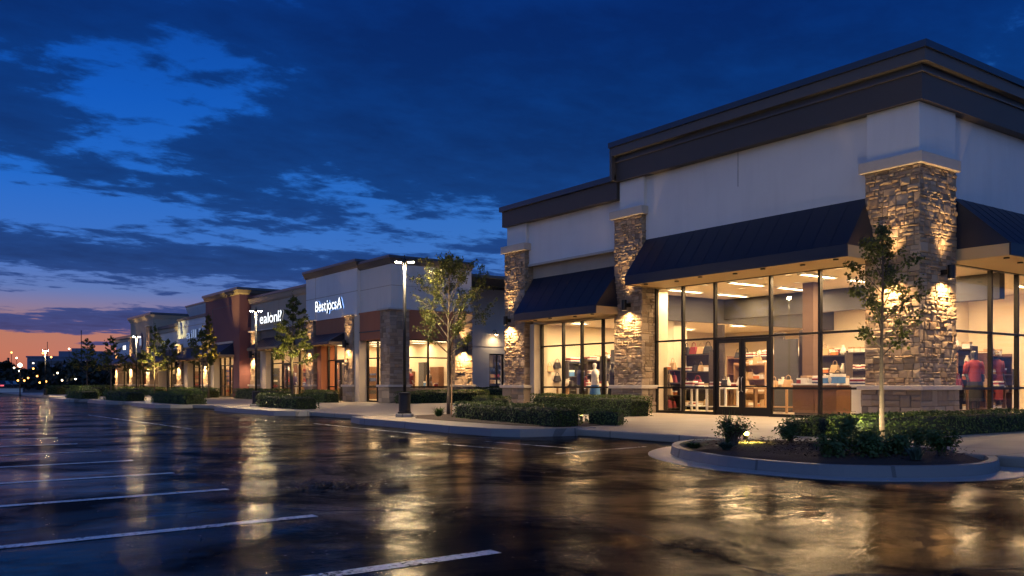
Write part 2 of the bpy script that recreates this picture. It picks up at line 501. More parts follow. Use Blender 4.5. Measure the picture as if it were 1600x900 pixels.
    # the afterglow sky out of frame behind the camera is paler and overcast
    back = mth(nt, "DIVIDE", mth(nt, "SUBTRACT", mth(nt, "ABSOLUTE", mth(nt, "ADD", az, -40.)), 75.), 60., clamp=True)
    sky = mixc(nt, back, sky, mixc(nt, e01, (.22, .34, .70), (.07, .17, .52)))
    nis = N(nt, "TexSky", sky_type="NISHITA"); nis.sun_disc = False
    nis.sun_elevation = math.radians(-3.); nis.sun_rotation = math.radians(-4.)
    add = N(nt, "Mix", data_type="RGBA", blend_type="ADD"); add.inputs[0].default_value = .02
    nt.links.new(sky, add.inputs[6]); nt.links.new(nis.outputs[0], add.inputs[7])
    low = mth(nt, "GREATER_THAN", Z, -.002)
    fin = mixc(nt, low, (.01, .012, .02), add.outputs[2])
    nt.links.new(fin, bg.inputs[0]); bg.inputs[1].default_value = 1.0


make_world()

# ------------------------------------------------------------------ ground
tag(MB().box(-1500, 1500, -400, 2600, -.6, -.03).build("ground", M["earth"]), kind="structure")
mb = MB(); mb.box(-70, 60, -40, 92, -.4, 0)
tag(mb.build("parking_lot", M["asphalt"]), kind="structure")
XW = 12.05
mb = MB()
mb.prism([(XW, -30), (60, -30), (60, 108), (XW - 1.4, 108), (XW - 1.4, 44), (XW, 40), (XW, 12.0)], .0, .15)
sw = mb.build("sidewalk", M["walk"], bevel=.02); tag(sw, kind="structure")


def kerb_ring(name, poly, w=.17, z=.17):
    """a kerb of real thickness following an outline (counter clockwise)"""
    n = len(poly); P = [Vector(p) for p in poly]; inn = []
    for i in range(n):
        d0 = (P[i] - P[i - 1]).normalized(); d1 = (P[(i + 1) % n] - P[i]).normalized()
        m = Vector((-d0.y, d0.x)) + Vector((-d1.y, d1.x)); m = m / max(.3, m.length_squared / 2)
        inn.append(P[i] + m * w)
    mb = MB()
    for i in range(n):
        j = (i + 1) % n
        a, b, c, d = P[i], P[j], inn[j], inn[i]
        sl = .025
        mb.add([(a.x, a.y, -.02), (b.x, b.y, -.02), (c.x, c.y, -.02), (d.x, d.y, -.02),
                (a.x + (d.x - a.x) * sl / w, a.y + (d.y - a.y) * sl / w, z), (b.x + (c.x - b.x) * sl / w, b.y + (c.y - b.y) * sl / w, z), (c.x, c.y, z), (d.x, d.y, z)],
               [(0, 1, 5, 4), (4, 5, 6, 7), (2, 3, 7, 6)])
    o = mb.build(name, M["kerb"], fix=True); tag(o, kind="structure")
    return inn


def smooth_poly(pts, k=4):
    out = []; n = len(pts)
    for i in range(n):
        p0, p1, p2, p3 = (Vector(pts[(i + j - 1) % n]) for j in range(4))
        for s in range(k):
            t = s / k
            out.append(.5 * ((2 * p1) + (p2 - p0) * t + (2 * p0 - 5 * p1 + 4 * p2 - p3) * t * t + (3 * p1 - p0 - 3 * p2 + p3) * t ** 3))
    return [(p.x, p.y) for p in out]


nose = smooth_poly([(10.45, 10.05), (9.62, 9.15), (9.07, 7.9), (9.0, 7.0), (9.12, 6.2), (9.6, 5.68), (10.25, 5.3), (11.05, 5.25), (12.0, 5.65), (13.0, 6.6), (13.1, 8.4), (12.6, 9.8), (11.5, 10.5)], 5)
c0 = Vector((11, 7.8))
gut = [tuple(c0 + (Vector(p) - c0) * (1 + .36 / (Vector(p) - c0).length)) for p in nose]
tag(MB().prism(gut, -.02, .008).build("gutter", M["gutter"]), kind="structure")
inn = kerb_ring("kerb", nose, .14, .142)


def mulch_bed(poly, z, amp, seed, name="mulch_bed", mat="mulch", hump=.08):
    xs = [p[0] for p in poly]; ys = [p[1] for p in poly]
    P = [Vector(p) for p in poly]; c = sum(P, Vector((0, 0))) / len(P)
    mb = MB(); rings = 9; n = len(P)
    vs = []
    for r in range(rings + 1):
        t = r / rings
        for p in P:
            q = c + (p - c) * (1 - t) if r < rings else c + (p - c) * .001
            z_ = z + hump * (1 - (1 - t) ** 2) + amp * mnoise.noise(Vector((q.x * 5, q.y * 5, seed))) + amp * .7 * mnoise.noise(Vector((q.x * 17, q.y * 17, seed)))
            vs.append((q.x, q.y, z_ if r else z - .06))
    fs = []
    for r in range(rings):
        for i in range(n):
            fs.append((r * n + i, r * n + (i + 1) % n, (r + 1) * n + (i + 1) % n, (r + 1) * n + i))
    mb.add(vs, fs)
    o = mb.build(name, M[mat], smooth=True); tag(o, kind="structure")
    return o


mulch_bed(inn, .125, .02, 1., hump=.10)
# planting island with a straight kerb in front of the wing
isl2 = [(11.7, 23.75), (10.95, 23.1), (10.65, 21.9), (10.55, 19), (10.35, 16.7), (10.42, 15.2), (10.75, 14.62), (11.5, 14.4), (12.55, 14.25), (12.6, 23.9)]
kerb_ring("kerb", isl2, .16, .165)
pi2 = [tuple(Vector((11.5, 19)) + (Vector(p) - Vector((11.5, 19))) * .965) for p in isl2]
tag(MB().prism(pi2, 0, .155).build("island_paving", M["walk"]), kind="structure")
mulch_bed([(11.85, 21.3), (11.7, 19.5), (11.6, 16.0), (11.9, 14.75), (12.6, 14.5), (13.6, 14.9), (14.3, 16), (14.6, 20.5), (14.2, 23.6), (13.0, 23.4)], .165, .012, 2., hump=.05)
for k, (y0, y1, xf) in enumerate([(28.8, 36.9, 11.1), (41.3, 47.5, 10.2), (50.5, 57, 9.9), (60, 67, 9.3)]):
    p = [(12.6, y0 - .3), (xf + .5, y0), (xf, y0 + .7), (xf, y1 - .7), (xf + .5, y1), (12.6, y1 + .3)][::-1]
    kerb_ring("kerb", p, .16, .165)
    c = Vector((11.8, (y0 + y1) / 2))
    tag(MB().prism([tuple(c + (Vector(q) - c) * .97) for q in p], 0, .155).build("island_paving", M["walk"]), kind="structure")
tag(MB().box(-70, 10.6, 92.02, 150, -.3, .12).build("grass_verge", M["verge"]), kind="structure")
tag(MB().box(-70, 10.6, 91.8, 92.0, -.3, .15).build("kerb", M["kerb"]), kind="structure")

# painted stall lines and worn lane marks
mb = MB()
for k in range(12):
    y = 4.72 + 2.17 * k + (.1 if k == 2 else 0)
    xe = 3.28 if k == 0 else 2.95
    sl = .10 if k else .04
    x0 = -6.0
    mb.add([(x0, y - .06 - sl * (xe - x0) / 2.3, .004), (xe, y - .06, .004), (xe, y + .07, .004), (x0, y + .07 - sl * (xe - x0) / 2.3, .004)], [(0, 1, 2, 3)])
tag(mb.build("road_markings", M["paint"]), kind="structure")
mb = MB()
for a, b, w in [((8.36, 13.75), (8.61, 11.67), .06), ((8.67, 10.81), (10.9, 11.1), .06), ((9.4, 13.9), (9.6, 11.6), .05), ((9.8, 23), (9.6, 17), .035), ((6.0, 34), (6.2, 22), .035)]:
    A, B = Vector(a), Vector(b); n_ = (B - A).normalized(); n_ = Vector((-n_.y, n_.x)) * w
    mb.add([(*(A - n_), .004), (*(B - n_), .004), (*(B + n_), .004), (*(A + n_), .004)], [(0, 1, 2, 3)])
tag(mb.build("road_markings", M["paint_old"]), kind="structure")

# ------------------------------------------------------------------ building pieces


def T_front(xf):      # facade that faces the car park: u runs along the row, v goes into the shop
    return lambda u, v, z: Vector((xf + v, u, z))


def T_side(yf):       # facade that faces the camera side
    return lambda u, v, z: Vector((u, yf + v, z))


def stone_face(mb, F, W, H, hr, wr, pr, seed):
    """rough coursed blocks on a W x H face; F(a, out, b)"""
    rnd = random.Random(seed)
    z = 0.
    while z < H - .02:
        h1, h2 = rnd.uniform(*hr), rnd.uniform(*hr)
        if z + h1 + h2 > H - hr[0] * .6: h2 = H - z - h1
        if h2 < .03: h1 += h2; h2 = 0
        a = 0.
        while a < W - .005:
            tall = rnd.random() < .22 and h2 > 0
            w = rnd.uniform(*wr)
            if W - a - w < wr[0] * .6: w = W - a
            for (b0, bh) in ([(z, h1 + h2)] if tall else [(z, h1), (z + h1, h2)]):
                if bh <= .02: continue
                a0, w0 = a, w
                segs = [(a0, w0)]
                if not tall and rnd.random() < .35 and w0 > wr[0] * 1.6:
                    s = rnd.uniform(.35, .65); segs = [(a0, w0 * s), (a0 + w0 * s, w0 * (1 - s))]
                for (sa, sw_) in segs:
                    p = rnd.uniform(*pr); g = .005
                    x0, x1, y0, y1 = sa + g, sa + sw_ - g, b0 + g, b0 + bh - g
                    j = lambda: rnd.uniform(-.009, .009)
                    e = min(.014, bh * .16)
                    vs = [F(x0, 0, y0), F(x1, 0, y0), F(x1, 0, y1), F(x0, 0, y1)]
                    q = [rnd.uniform(.65, 1.1) * p for _ in range(4)]
                    vs += [F(x0 + j() * .4, q[0] * .75, y0 + j() * .3), F(x1 + j() * .4, q[1] * .75, y0 + j() * .3), F(x1 + j() * .4, q[2] * .75, y1 + j() * .3), F(x0 + j() * .4, q[3] * .75, y1 + j() * .3)]
                    vs += [F(x0 + e, q[0] + j(), y0 + e), F(x1 - e, q[1] + j(), y0 + e), F(x1 - e, q[2] + j(), y1 - e), F(x0 + e, q[3] + j(), y1 - e)]
                    xm = rnd.uniform(.35, .65); ym = rnd.uniform(.35, .65)
                    vs += [F(x0 + (x1 - x0) * xm, p * rnd.uniform(.8, 1.4) + .004, y0 + (y1 - y0) * ym)]
                    fs = []
                    for i in range(4):
                        k = (i + 1) % 4
                        fs += [(i, k, 4 + k, 4 + i), (4 + i, 4 + k, 8 + k, 8 + i), (8 + i, 8 + k, 12)]
                    mb.add(vs, fs)
            a += w
        z += h1 + h2


def stone_pier(root, T, u0, u1, v0, v1, z0, z1, sides="fnp", cap=True, scale=1., seed=1, zledge=1.0, capz=.27, flush=False, capname="pier_cap"):
    """stone clad pier from z0 to z1 with a ledge and a cap; faces f(ront), n (low u), p (high u)"""
    core = MB(); e = .03
    core.tbox(T, u0 + e, u1 - e, v0 + e, v1, z0, z1)
    pier = core.build("stone_pier", M["mortar"], root)

    def cover(a0, a1, name, mat, hr, wr, pr, sd):
        mb = MB()
        b = min(a1, z1)
        if "f" in sides: stone_face(mb, lambda a, o, z: T(u0 + a, v0 + e - .004 - o, a0 + z), u1 - u0, b - a0, hr, wr, pr, sd)
        if "n" in sides: stone_face(mb, lambda a, o, z: T(u0 + e - .004 - o, v0 + a, a0 + z), v1 - v0, b - a0, hr, wr, pr, sd + 7)
        if "p" in sides: stone_face(mb, lambda a, o, z: T(u1 - e + .004 + o, v0 + a, a0 + z), v1 - v0, b - a0, hr, wr, pr, sd + 13)
        mb.build(name, M[mat], pier)
    s = scale
    cover(zledge + .06, z1, "stone_cladding", "stoneA", (.06 * s, .135 * s), (.12 * s, .34 * s), (.008, .058), seed)
    base = MB(); be = .07
    base.tbox(T, u0 - be + .03, u1 + be - .03, v0 - be + .03, v1, z0, zledge - .03)
    base.build("pier_base", M["mortar"], pier)
    mb = MB(); hr, wr, pr = (.13 * s, .24 * s), (.25 * s, .55 * s), (.02, .05)
    H = zledge - .05 - z0
    if "f" in sides: stone_face(mb, lambda a, o, z: T(u0 - be + a, v0 - be + .026 - o, z0 + z), u1 - u0 + 2 * be, H, hr, wr, pr, seed + 31)
    if "n" in sides: stone_face(mb, lambda a, o, z: T(u0 - be + .026 - o, v0 - be + a, z0 + z), v1 - v0 + be, H, hr, wr, pr, seed + 37)
    if "p" in sides: stone_face(mb, lambda a, o, z: T(u1 + be - .026 + o, v0 - be + a, z0 + z), v1 - v0 + be, H, hr, wr, pr, seed + 41)
    mb.build("base_cladding", M["stoneB"], pier)
    led = MB().tbox(T, u0 - .15, u1 + .15, v0 - .15, v1, zledge - .05, zledge + .065)
    led.build("pier_ledge", M["trim"], pier, bevel=.012)
    if cap:
        c = MB().tbox(T, u0 - .12, u1 + .12, v0 - .12, v1, z1, z1 + capz)
        c.build(capname, M["trim"], pier, bevel=.012)
    return pier


def storefront(root, T, u0, u1, z0, z1, v, bars, trans, door=None, fw=.07, dhead=None, low=True):
    """aluminium framed glazing: a frame with one pane per bay; door = (ua, ub) for a pair of leaves"""
    d0, d1 = v - .06, v + .06
    mb = MB()
    us = [u0] + list(bars) + [u1]
    for u in us:
        mb.tbox(T, u - fw / 2, u + fw / 2, d0, d1, z0, z1)
    mb.tbox(T, u0 - fw / 2, u1 + fw / 2, d0 - .004, d1 + .004, z1, z1 + fw * 1.3)
    for a, b in zip(us[:-1], us[1:]):
        isd = door and a >= door[0] - .02 and b <= door[1] + .02
        for z in trans:
            if isd and z < trans[0] - .01: continue
            mb.tbox(T, a + fw / 2, b - fw / 2, d0 + .01, d1 - .01, z - .03, z + .03)
        if not isd:
            mb.tbox(T, a + fw / 2, b - fw / 2, d0 + .012, d1 - .012, z0, z0 + .09)
    fr = mb.build("window_frame", M["frame"], root)
    for a, b in zip(us[:-1], us[1:]):
        isd = door and a >= door[0] - .02 and b <= door[1] + .02
        zz = trans[0] if isd else z0 + .05
        MB().tbox(T, a + .02, b - .02, v - .006, v + .006, zz, z1 + .02).build("pane", M["glass"], fr)
    if door:
        a, b = door; m = (a + b) / 2
        for (p, q, side) in ((a + .04, m - .008, 1), (m + .008, b - .04, -1)):
            zt = trans[0] - .035
            dm = MB(); st = .095
            dm.tbox(T, p, p + st, d0 + .03, d1 - .03, z0 + .01, zt); dm.tbox(T, q - st, q, d0 + .03, d1 - .03, z0 + .01, zt)
            dm.tbox(T, p + st, q - st, d0 + .03, d1 - .03, z0 + .01, z0 + .26); dm.tbox(T, p + st, q - st, d0 + .03, d1 - .03, zt - .12, zt)
            dm.tbox(T, p + st, q - st, d0 + .05, d1 - .05, z0 + .86, z0 + .90)
            dr = dm.build("door", M["frame"], root)
            MB().tbox(T, p + st - .01, q - st + .01, v - .006, v + .006, z0 + .25, zt - .11).build("door_pane", M["glass"], dr)
            hu = q - st / 2 if side > 0 else p + st / 2
            hm = MB(); hm.tube([T(hu, v - .05, z0 + .72), T(hu, v - .11, z0 + .75), T(hu, v - .11, z0 + 1.13), T(hu, v - .05, z0 + 1.16)], .014, 8)
            hm.build("door_handle", M["handle"], dr, smooth=True)
    return fr


M["handle"] = pbr("brushed_steel_handle", (.5, .47, .43), .3, .9)


def awning(root, T, ub0, ub1, uf0, uf1, vb, vf, zt, zf, zb, ribs=.5, soffit_v=None, aw_light=0):
    """sloping standing seam awning with an upright front edge and a flat soffit"""
    mb = MB(); th = .03
    A = [T(ub0, vb, zt), T(ub1, vb, zt), T(uf1, vf, zf), T(uf0, vf, zf)]
    B = [p - Vector((0, 0, th)) for p in A]
    mb.add(A + B, [(0, 1, 2, 3), (4, 5, 6, 7), (0, 1, 5, 4), (1, 2, 6, 5), (2, 3, 7, 6), (3, 0, 4, 7)])
    n = max(2, int(abs(uf1 - uf0) / ribs))
    for k in range(n + 1):
        t = k / n
        p0 = T(ub0 + (ub1 - ub0) * t, vb, zt); p1 = T(uf0 + (uf1 - uf0) * t, vf, zf)
        up = Vector((0, 0, .009)); su = (T(1, 0, 0) - T(0, 0, 0)) * .006
        mb.add([p0 - su, p0 + su, p1 + su, p1 - su, p0 - su + up, p0 + su + up, p1 + su + up, p1 - su + up],
               [(0, 1, 5, 4), (1, 2, 6, 5), (2, 3, 7, 6), (3, 0, 4, 7), (4, 5, 6, 7)])
    # upright front edge, end cheeks
    mb.tbox(T, uf0, uf1, vf - .02, vf + .02, zb, zf)
    for ub, uf, s in ((ub0, uf0, 1), (ub1, uf1, -1)):
        mb.add([T(ub, vb, zt - .01), T(uf, vf, zf - .01), T(uf, vb, zf - .01), T(ub + s * .02, vb, zt - .03), T(uf + s * .02, vf, zf - .02), T(uf + s * .02, vb, zf - .02)],
               [(0, 1, 2), (3, 4, 5), (0, 1, 4, 3), (1, 2, 5, 4), (2, 0, 3, 5)])
    aw = mb.build("awning", M["awning"], root)
    so = MB(); sv = soffit_v if soffit_v is not None else vb + .3
    so.tbox(T, uf0 + .004, uf1 - .004, vf + .024, sv, zb + .03, zb + .05)
    so.tbox(T, uf0 - .002, uf0 + .03, vf + .024, sv, zb - .004, zf - .012)
    so.tbox(T, uf1 - .03, uf1 + .002, vf + .024, sv, zb - .004, zf - .012)
    so.build("awning_soffit", M["soffit"], aw)
    kk = max(2, int(abs(uf1 - uf0) / 1.1))
    for k in range(kk):
        u = uf0 + (uf1 - uf0) * (k + .5) / kk
        c = T(u, vf + .35 + .2 * (k % 2), zb + .025)
        fx = MB().lathe([(.07, -.03), (.07, .003), (.06, .003)], c, 12).build("soffit_fixture", M["sconce"], aw)
        if aw_light and k % 2 == 0: spot("soffit_downlight", c + Vector((0, 0, -.035)), (0, 0, -1), aw_light, (1, .70, .38), 150, .8, .05, aw)
    return aw


def wall_lamp(T, u, v, z, label, power=34., up=True, down=True, s=1., grp="bronze up and down lamps on the stone piers", out=.24):
    c = T(u, v - out, z)
    t = thing("wall_lamp", label, "wall lamp", c, grp)
    r, h = .085 * s, .17 * s
    mb = MB(); n = 18
    vs = []; fs = []
    for rr, zz in ((r, -h), (r, h), (r * .88, h), (r * .88, h - .05), (r * .88, -h + .05), (r * .88, -h)):
        pass
    prof = [(r, -h), (r, h), (r * .86, h), (r * .86, -h)]
    k0 = []
    for i, (rr, zz) in enumerate(prof):
        for k in range(n):
            a = 2 * PI * k / n; vs.append(c + Vector((rr * math.cos(a), rr * math.sin(a), zz)))
    for i in range(4):
        j = (i + 1) % 4
        for k in range(n):
            fs.append((i * n + k, i * n + (k + 1) % n, j * n + (k + 1) % n, j * n + k))
    mb.add(vs, fs); mb.build("housing", M["sconce"], t, smooth=False)
    MB().tbox(T, u - .05, u + .05, v - out + r * .7, v + .02, z - .06, z + .06).build("bracket", M["sconce"], t)
    bz = h * .35
    MB().lathe([(r * .8, -.012), (r * .8, .012)], c + Vector((0, 0, -bz)), 14).build("bulb", M["sc_glow"], t)
    if up: MB().lathe([(r * .8, -.012), (r * .8, .012)], c + Vector((0, 0, bz)), 14).build("bulb", M["sc_glow"], t)
    inn_ = (T(0, 1, 0) - T(0, 0, 0)).normalized()
    if down: spot("wall_lamp_down_light", c + Vector((0, 0, -h * .98)), Vector((0, 0, -1)) + inn_ * .05, power * 13., WARM, 145, 1., .05, t)
    if up: spot("wall_lamp_up_light", c + Vector((0, 0, h * .98)), Vector((0, 0, 1)) + inn_ * .05, power * 6.5, WARM, 74, 1., .05, t)
    return t


def ceiling_light(c, lx, ly, label, grp, mat="panel", first=[None]):
    t = thing("ceiling_light", label, "ceiling light", c, grp)
    x, y, z = c
    fr = MB()
    for (a, b, p, q) in ((x - lx, x + lx, y - ly, y - ly + .03), (x - lx, x + lx, y + ly - .03, y + ly), (x - lx, x - lx + .03, y - ly + .03, y + ly - .03), (x + lx - .03, x + lx, y - ly + .03, y + ly - .03)):
        fr.box(a, b, p, q, z - .05, z)
    fr.build("light_frame", M["white"], t)
    MB().box(x - lx + .03, x + lx - .03, y - ly + .03, y + ly - .03, z - .035, z - .02).build("diffuser", M[mat], t)
    l = bpy.data.lights.new("ceiling_light_lamp", "AREA"); l.shape = "RECTANGLE"; l.size = lx * 2; l.size_y = ly * 2
    l.energy = 175 if mat == "panel" else 62; l.color = (1, .66, .33)
    o = bpy.data.objects.new("ceiling_light_lamp", l); COL.objects.link(o); o.parent = t; o.location = (0, 0, -.06)
    return t


# ------------------------------------------------------------------ the corner shop
main = thing("shop_building", "large corner shop with tall white upper walls, brown cornice and stone piers nearest the camera", "shop", (28, 20, .15))
XF, YF = 20.30, 11.38
TF, TS = T_front(XF), T_side(YF)
Z0 = .15

# upper walls
w = MB()
w.box(20.47, 20.8, 12.82, 20.85, 5.80, 8.2)
w.box(22.05, 38, 11.55, 11.9, 5.80, 8.2)
w.build("wall", M["stucco"], main)
w = MB()
w.box(20.33, 22.03, 11.41, 12.80, 6.6, 8.2)
w.build("corner_block", M["stucco"], main, bevel=.01)
w = MB(); w.box(20.34, 21.2, 20.82, 21.97, 6.9, 8.25); w.build("wall_block", M["stucco"], main, bevel=.01)
# control joint
cj = MB(); cj.box(20.465, 20.47, 17.02, 17.035, 6.9, 7.9); cj.build("control_joint", M["bandbrown"], main)
path = [(38, YF), (XF, YF), (XF, 21.98)]
path = path[::-1]
# outward is to the left of travel: travelling -y along x=XF then +x along y=YF puts the car park on the right, so offsets are negative
neg = lambda pr: [(-a, z) for a, z in pr]
MB().sweep(path, neg([(.12, 7.92), (.12, 8.56), (-.3, 8.56), (-.3, 7.92)])).build("brown_band", M["bandbrown"], main)
MB().sweep(path, neg([(.17, 8.56), (.17, 8.60), (.10, 8.60), (.10, 8.76), (.30, 8.76), (.30, 9.05), (-.3, 9.05), (-.3, 8.56)])).build("cornice", M["fascia"], main)
MB().sweep([(20.3, 22.12)] + path[1:], neg([(.36, 9.05), (.36, 9.22), (-.3, 9.26), (-.3, 9.05)])).build("coping", M["coping"], main)
MB().box(20.6, 38, 11.7, 21.97, 8.3, 8.5).build("roof", M["roof"], main)
MB().box(20.6, 38, 21.9, 22.05, 7.4, 9.0).build("wall", M["stucco_b"], main)
MB().box(20.0, 20.6, 21.99, 22.1, 7.95, 9.04).build("cornice", M["fascia"], main)
# wing
w = MB(); w.box(20.52, 20.82, 21.97, 27.35, 5.72, 7.5); w.build("wall", M["stucco"], main)
w = MB(); w.box(20.40, 21.2, 27.35, 28.62, 6.5, 7.5); w.build("wall_block", M["stucco"], main, bevel=.01)
MB().box(20.47, 20.54, 22.2, 27.35, 5.66, 5.74).build("trim_line", M["trim"], main)
MB().box(20.72, 20.9, 22.2, 27.35, 3.42, 5.70).build("recessed_panel", M["stucco_tan"], main)
MB().box(20.22, 20.6, 22.0, 28.72, 7.36, 7.97).build("brown_band", M["bandbrown"], main)
MB().box(20.12, 20.6, 21.99, 28.8, 7.97, 8.16).build("coping", M["coping"], main)
MB().box(20.6, 38, 22.05, 28.62, 7.45, 7.6).build("roof", M["roof"], main)
w = MB(); w.box(21.2, 38, 28.42, 28.66, .15, 8.0); w.build("wall", M["stucco_b"], main)
# piers
stone_pier(main, TF, YF, 12.82, 0, 1.72, Z0, 6.42, "fnp", seed=3)
stone_pier(main, TF, 20.86, 22.2, 0, .62, Z0, 6.68, "fnp", seed=17)
stone_pier(main, TF, 27.32, 28.65, 0, .9, Z0, 6.30, "fnp", seed=29)
# plain header behind the main awning and beside the piers
MB().box(20.76, 20.98, 12.82, 20.86, 4.32, 5.86).build("header_panel", M["stucco_tan"], main)
MB().box(22.05, 38, 11.76, 11.98, 4.32, 5.86).build("header_panel", M["stucco_tan"], main)
# glazing
bars = [Yon(p, 20.9) for p in (1281, 1204, 1117, 1067)]
storefront(main, TF, 12.88, 20.80, Z0, 4.22, .62, bars[:2] + [17.22] + bars[2:] if False else bars, [2.50, .98], door=(bars[1], bars[2]))
wb = [Yon(p, 20.9) for p in (942, 909, 880)]
storefront(main, TF, 22.25, 27.0, Z0, 3.40, .62, wb, [2.55, .98])
MB().box(20.55, 21.2, 27.03, 27.3, Z0, 3.42).build("jamb_wall", M["stucco_cream"], main)
sb = [Xon(1547, 11.9), 26.35, 28.6, 30.8, 33]
storefront(main, TS, 22.1, 35.2, Z0, 4.22, .52, sb, [2.50, .98])
# awnings
awning(main, TF, 12.86, 20.82, 12.50, 20.32, .18, -1.25, 5.86, 4.50, 4.20, .52, soffit_v=.52, aw_light=230)
awning(main, TF, 22.24, 27.28, 22.0, 26.62, .42, -1.0, 5.20, 3.72, 3.46, .52, soffit_v=.52, aw_light=120)
awning(main, TS, 22.1, 36, 22.0, 36, .18, -1.30, 5.86, 4.50, 4.20, .52, soffit_v=.42, aw_light=120)
# interior shell
sh = MB()
sh.box(20.98, 33.2, 11.98, 28.4, .12, .165)
sh.build("shop_floor", M["in_floor"], main)
MB().box(20.98, 33.2, 11.98, 22.3, 4.30, 4.36).build("shop_ceiling", M["in_ceil"], main)
MB().box(20.98, 33.2, 22.5, 28.4, 3.52, 3.58).build("shop_ceiling", M["in_ceil"], main)
MB().box(20.98, 33.2, 22.3, 22.5, 3.40, 4.36).build("ceiling_soffit", M["in_dark"], main)
MB().box(26.0, 26.3, 12.2, 22.29, 3.55, 4.29).build("ceiling_soffit", M["in_dark"], main)
sh = MB(); sh.box(33.0, 33.2, 11.98, 28.4, .165, 4.3); sh.build("inner_wall", M["in_wall"], main)
MB().box(21.2, 33.0, 28.25, 28.4, .165, 3.52).build("inner_wall", M["in_wall"], main)
MB().box(33.2, 38, 11.98, 12.2, .165, 4.3).build("inner_wall", M["in_wall"], main)
MB().box(27.2, 33.0, 16.6, 16.75, .165, 4.295).build("inner_wall", M["in_wall"], main)
MB().box(21.0, 21.85, 21.2, 21.34, .165, 4.295).build("inner_wall", M["in_wall"], main)
MB().box(23.7, 24.2, 16.75, 17.15, .165, 4.295).build("inner_column", M["column"], main, bevel=.01)
MB().box(23.6, 24.3, 22.6, 23.2, .165, 3.515).build("inner_column", M["in_wall"], main, bevel=.01)
MB().box(20.98, 20.99, 11.99, 12.8, .165, 4.295).build("inner_wall", M["in_wall"], main)
g = "ceiling light panels in the corner shop"
for x in (22.3, 24.7, 27.6, 30.5):
    for y in (13.4, 15.6, 18.2, 20.8):
        ceiling_light((x, y, 4.295), .8, .13, "recessed glowing panel in the corner shop's cream ceiling", g)
for x in (22.4, 25., 28.5):
    for y in (23.7, 26.5):
        ceiling_light((x, y, 3.515), .42, .16, "small recessed glowing panel in the lower wing ceiling", "ceiling light panels in the shop wing")

for x in (21.7, 23.5, 26.8, 29.2):
    for y in (14.5, 16.2, 17.2, 19.4, 21.6):
        t = thing("downlight", "small round recessed downlight in the corner shop's cream ceiling", "ceiling light", (x, y, 4.295), "round downlights in the corner shop ceiling")
        MB().lathe([(.11, -.012), (.11, .0), (.085, .0), (.085, -.012)], (x, y, 4.295), 14).build("trim_ring", M["white"], t)
        MB().lathe([(.08, -.010), (.08, -.004)], (x, y, 4.295), 14).build("bulb", M["panel"], t)
# wall lamps of the corner shop
wall_lamp(TS, 21.30, 0, 3.85, "bronze cylinder lamp on the camera-side face of the corner stone pier", 42)
wall_lamp(TF, 12.05, 0, 3.85, "bronze cylinder lamp behind the tree on the front of the corner stone pier", 42)
wall_lamp(TF, 21.45, 0, 3.72, "bronze cylinder lamp on the stone pier between the entrance and the wing", 42)
wall_lamp(TF, 28.25, 0, 3.60, "bronze cylinder lamp on the end stone pier of the wing", 42)


# ------------------------------------------------------------------ shop interior
def skin_fig(pts, edges, rad, name, mat, parent, smooth=True):
    me = bpy.data.meshes.new(name + "_tmp"); me.from_pydata(pts, edges, [])
    o = bpy.data.objects.new(name + "_tmp", me); COL.objects.link(o)
    sk = o.modifiers.new("s", "SKIN"); sub = o.modifiers.new("d", "SUBSURF"); sub.levels = 2; sub.render_levels = 2
    for i, r in enumerate(rad):
        me.skin_vertices[0].data[i].radius = r if isinstance(r, tuple) else (r, r)
    me.skin_vertices[0].data[0].use_root = True
    dg = bpy.context.evaluated_depsgraph_get()
    m2 = bpy.data.meshes.new_from_object(o.evaluated_get(dg)); m2.name = name
    bpy.data.objects.remove(o)
    m2.materials.clear(); m2.materials.append(mat)
    m2.polygons.foreach_set("use_smooth", [True] * len(m2.polygons))
    return link(name, m2, parent)


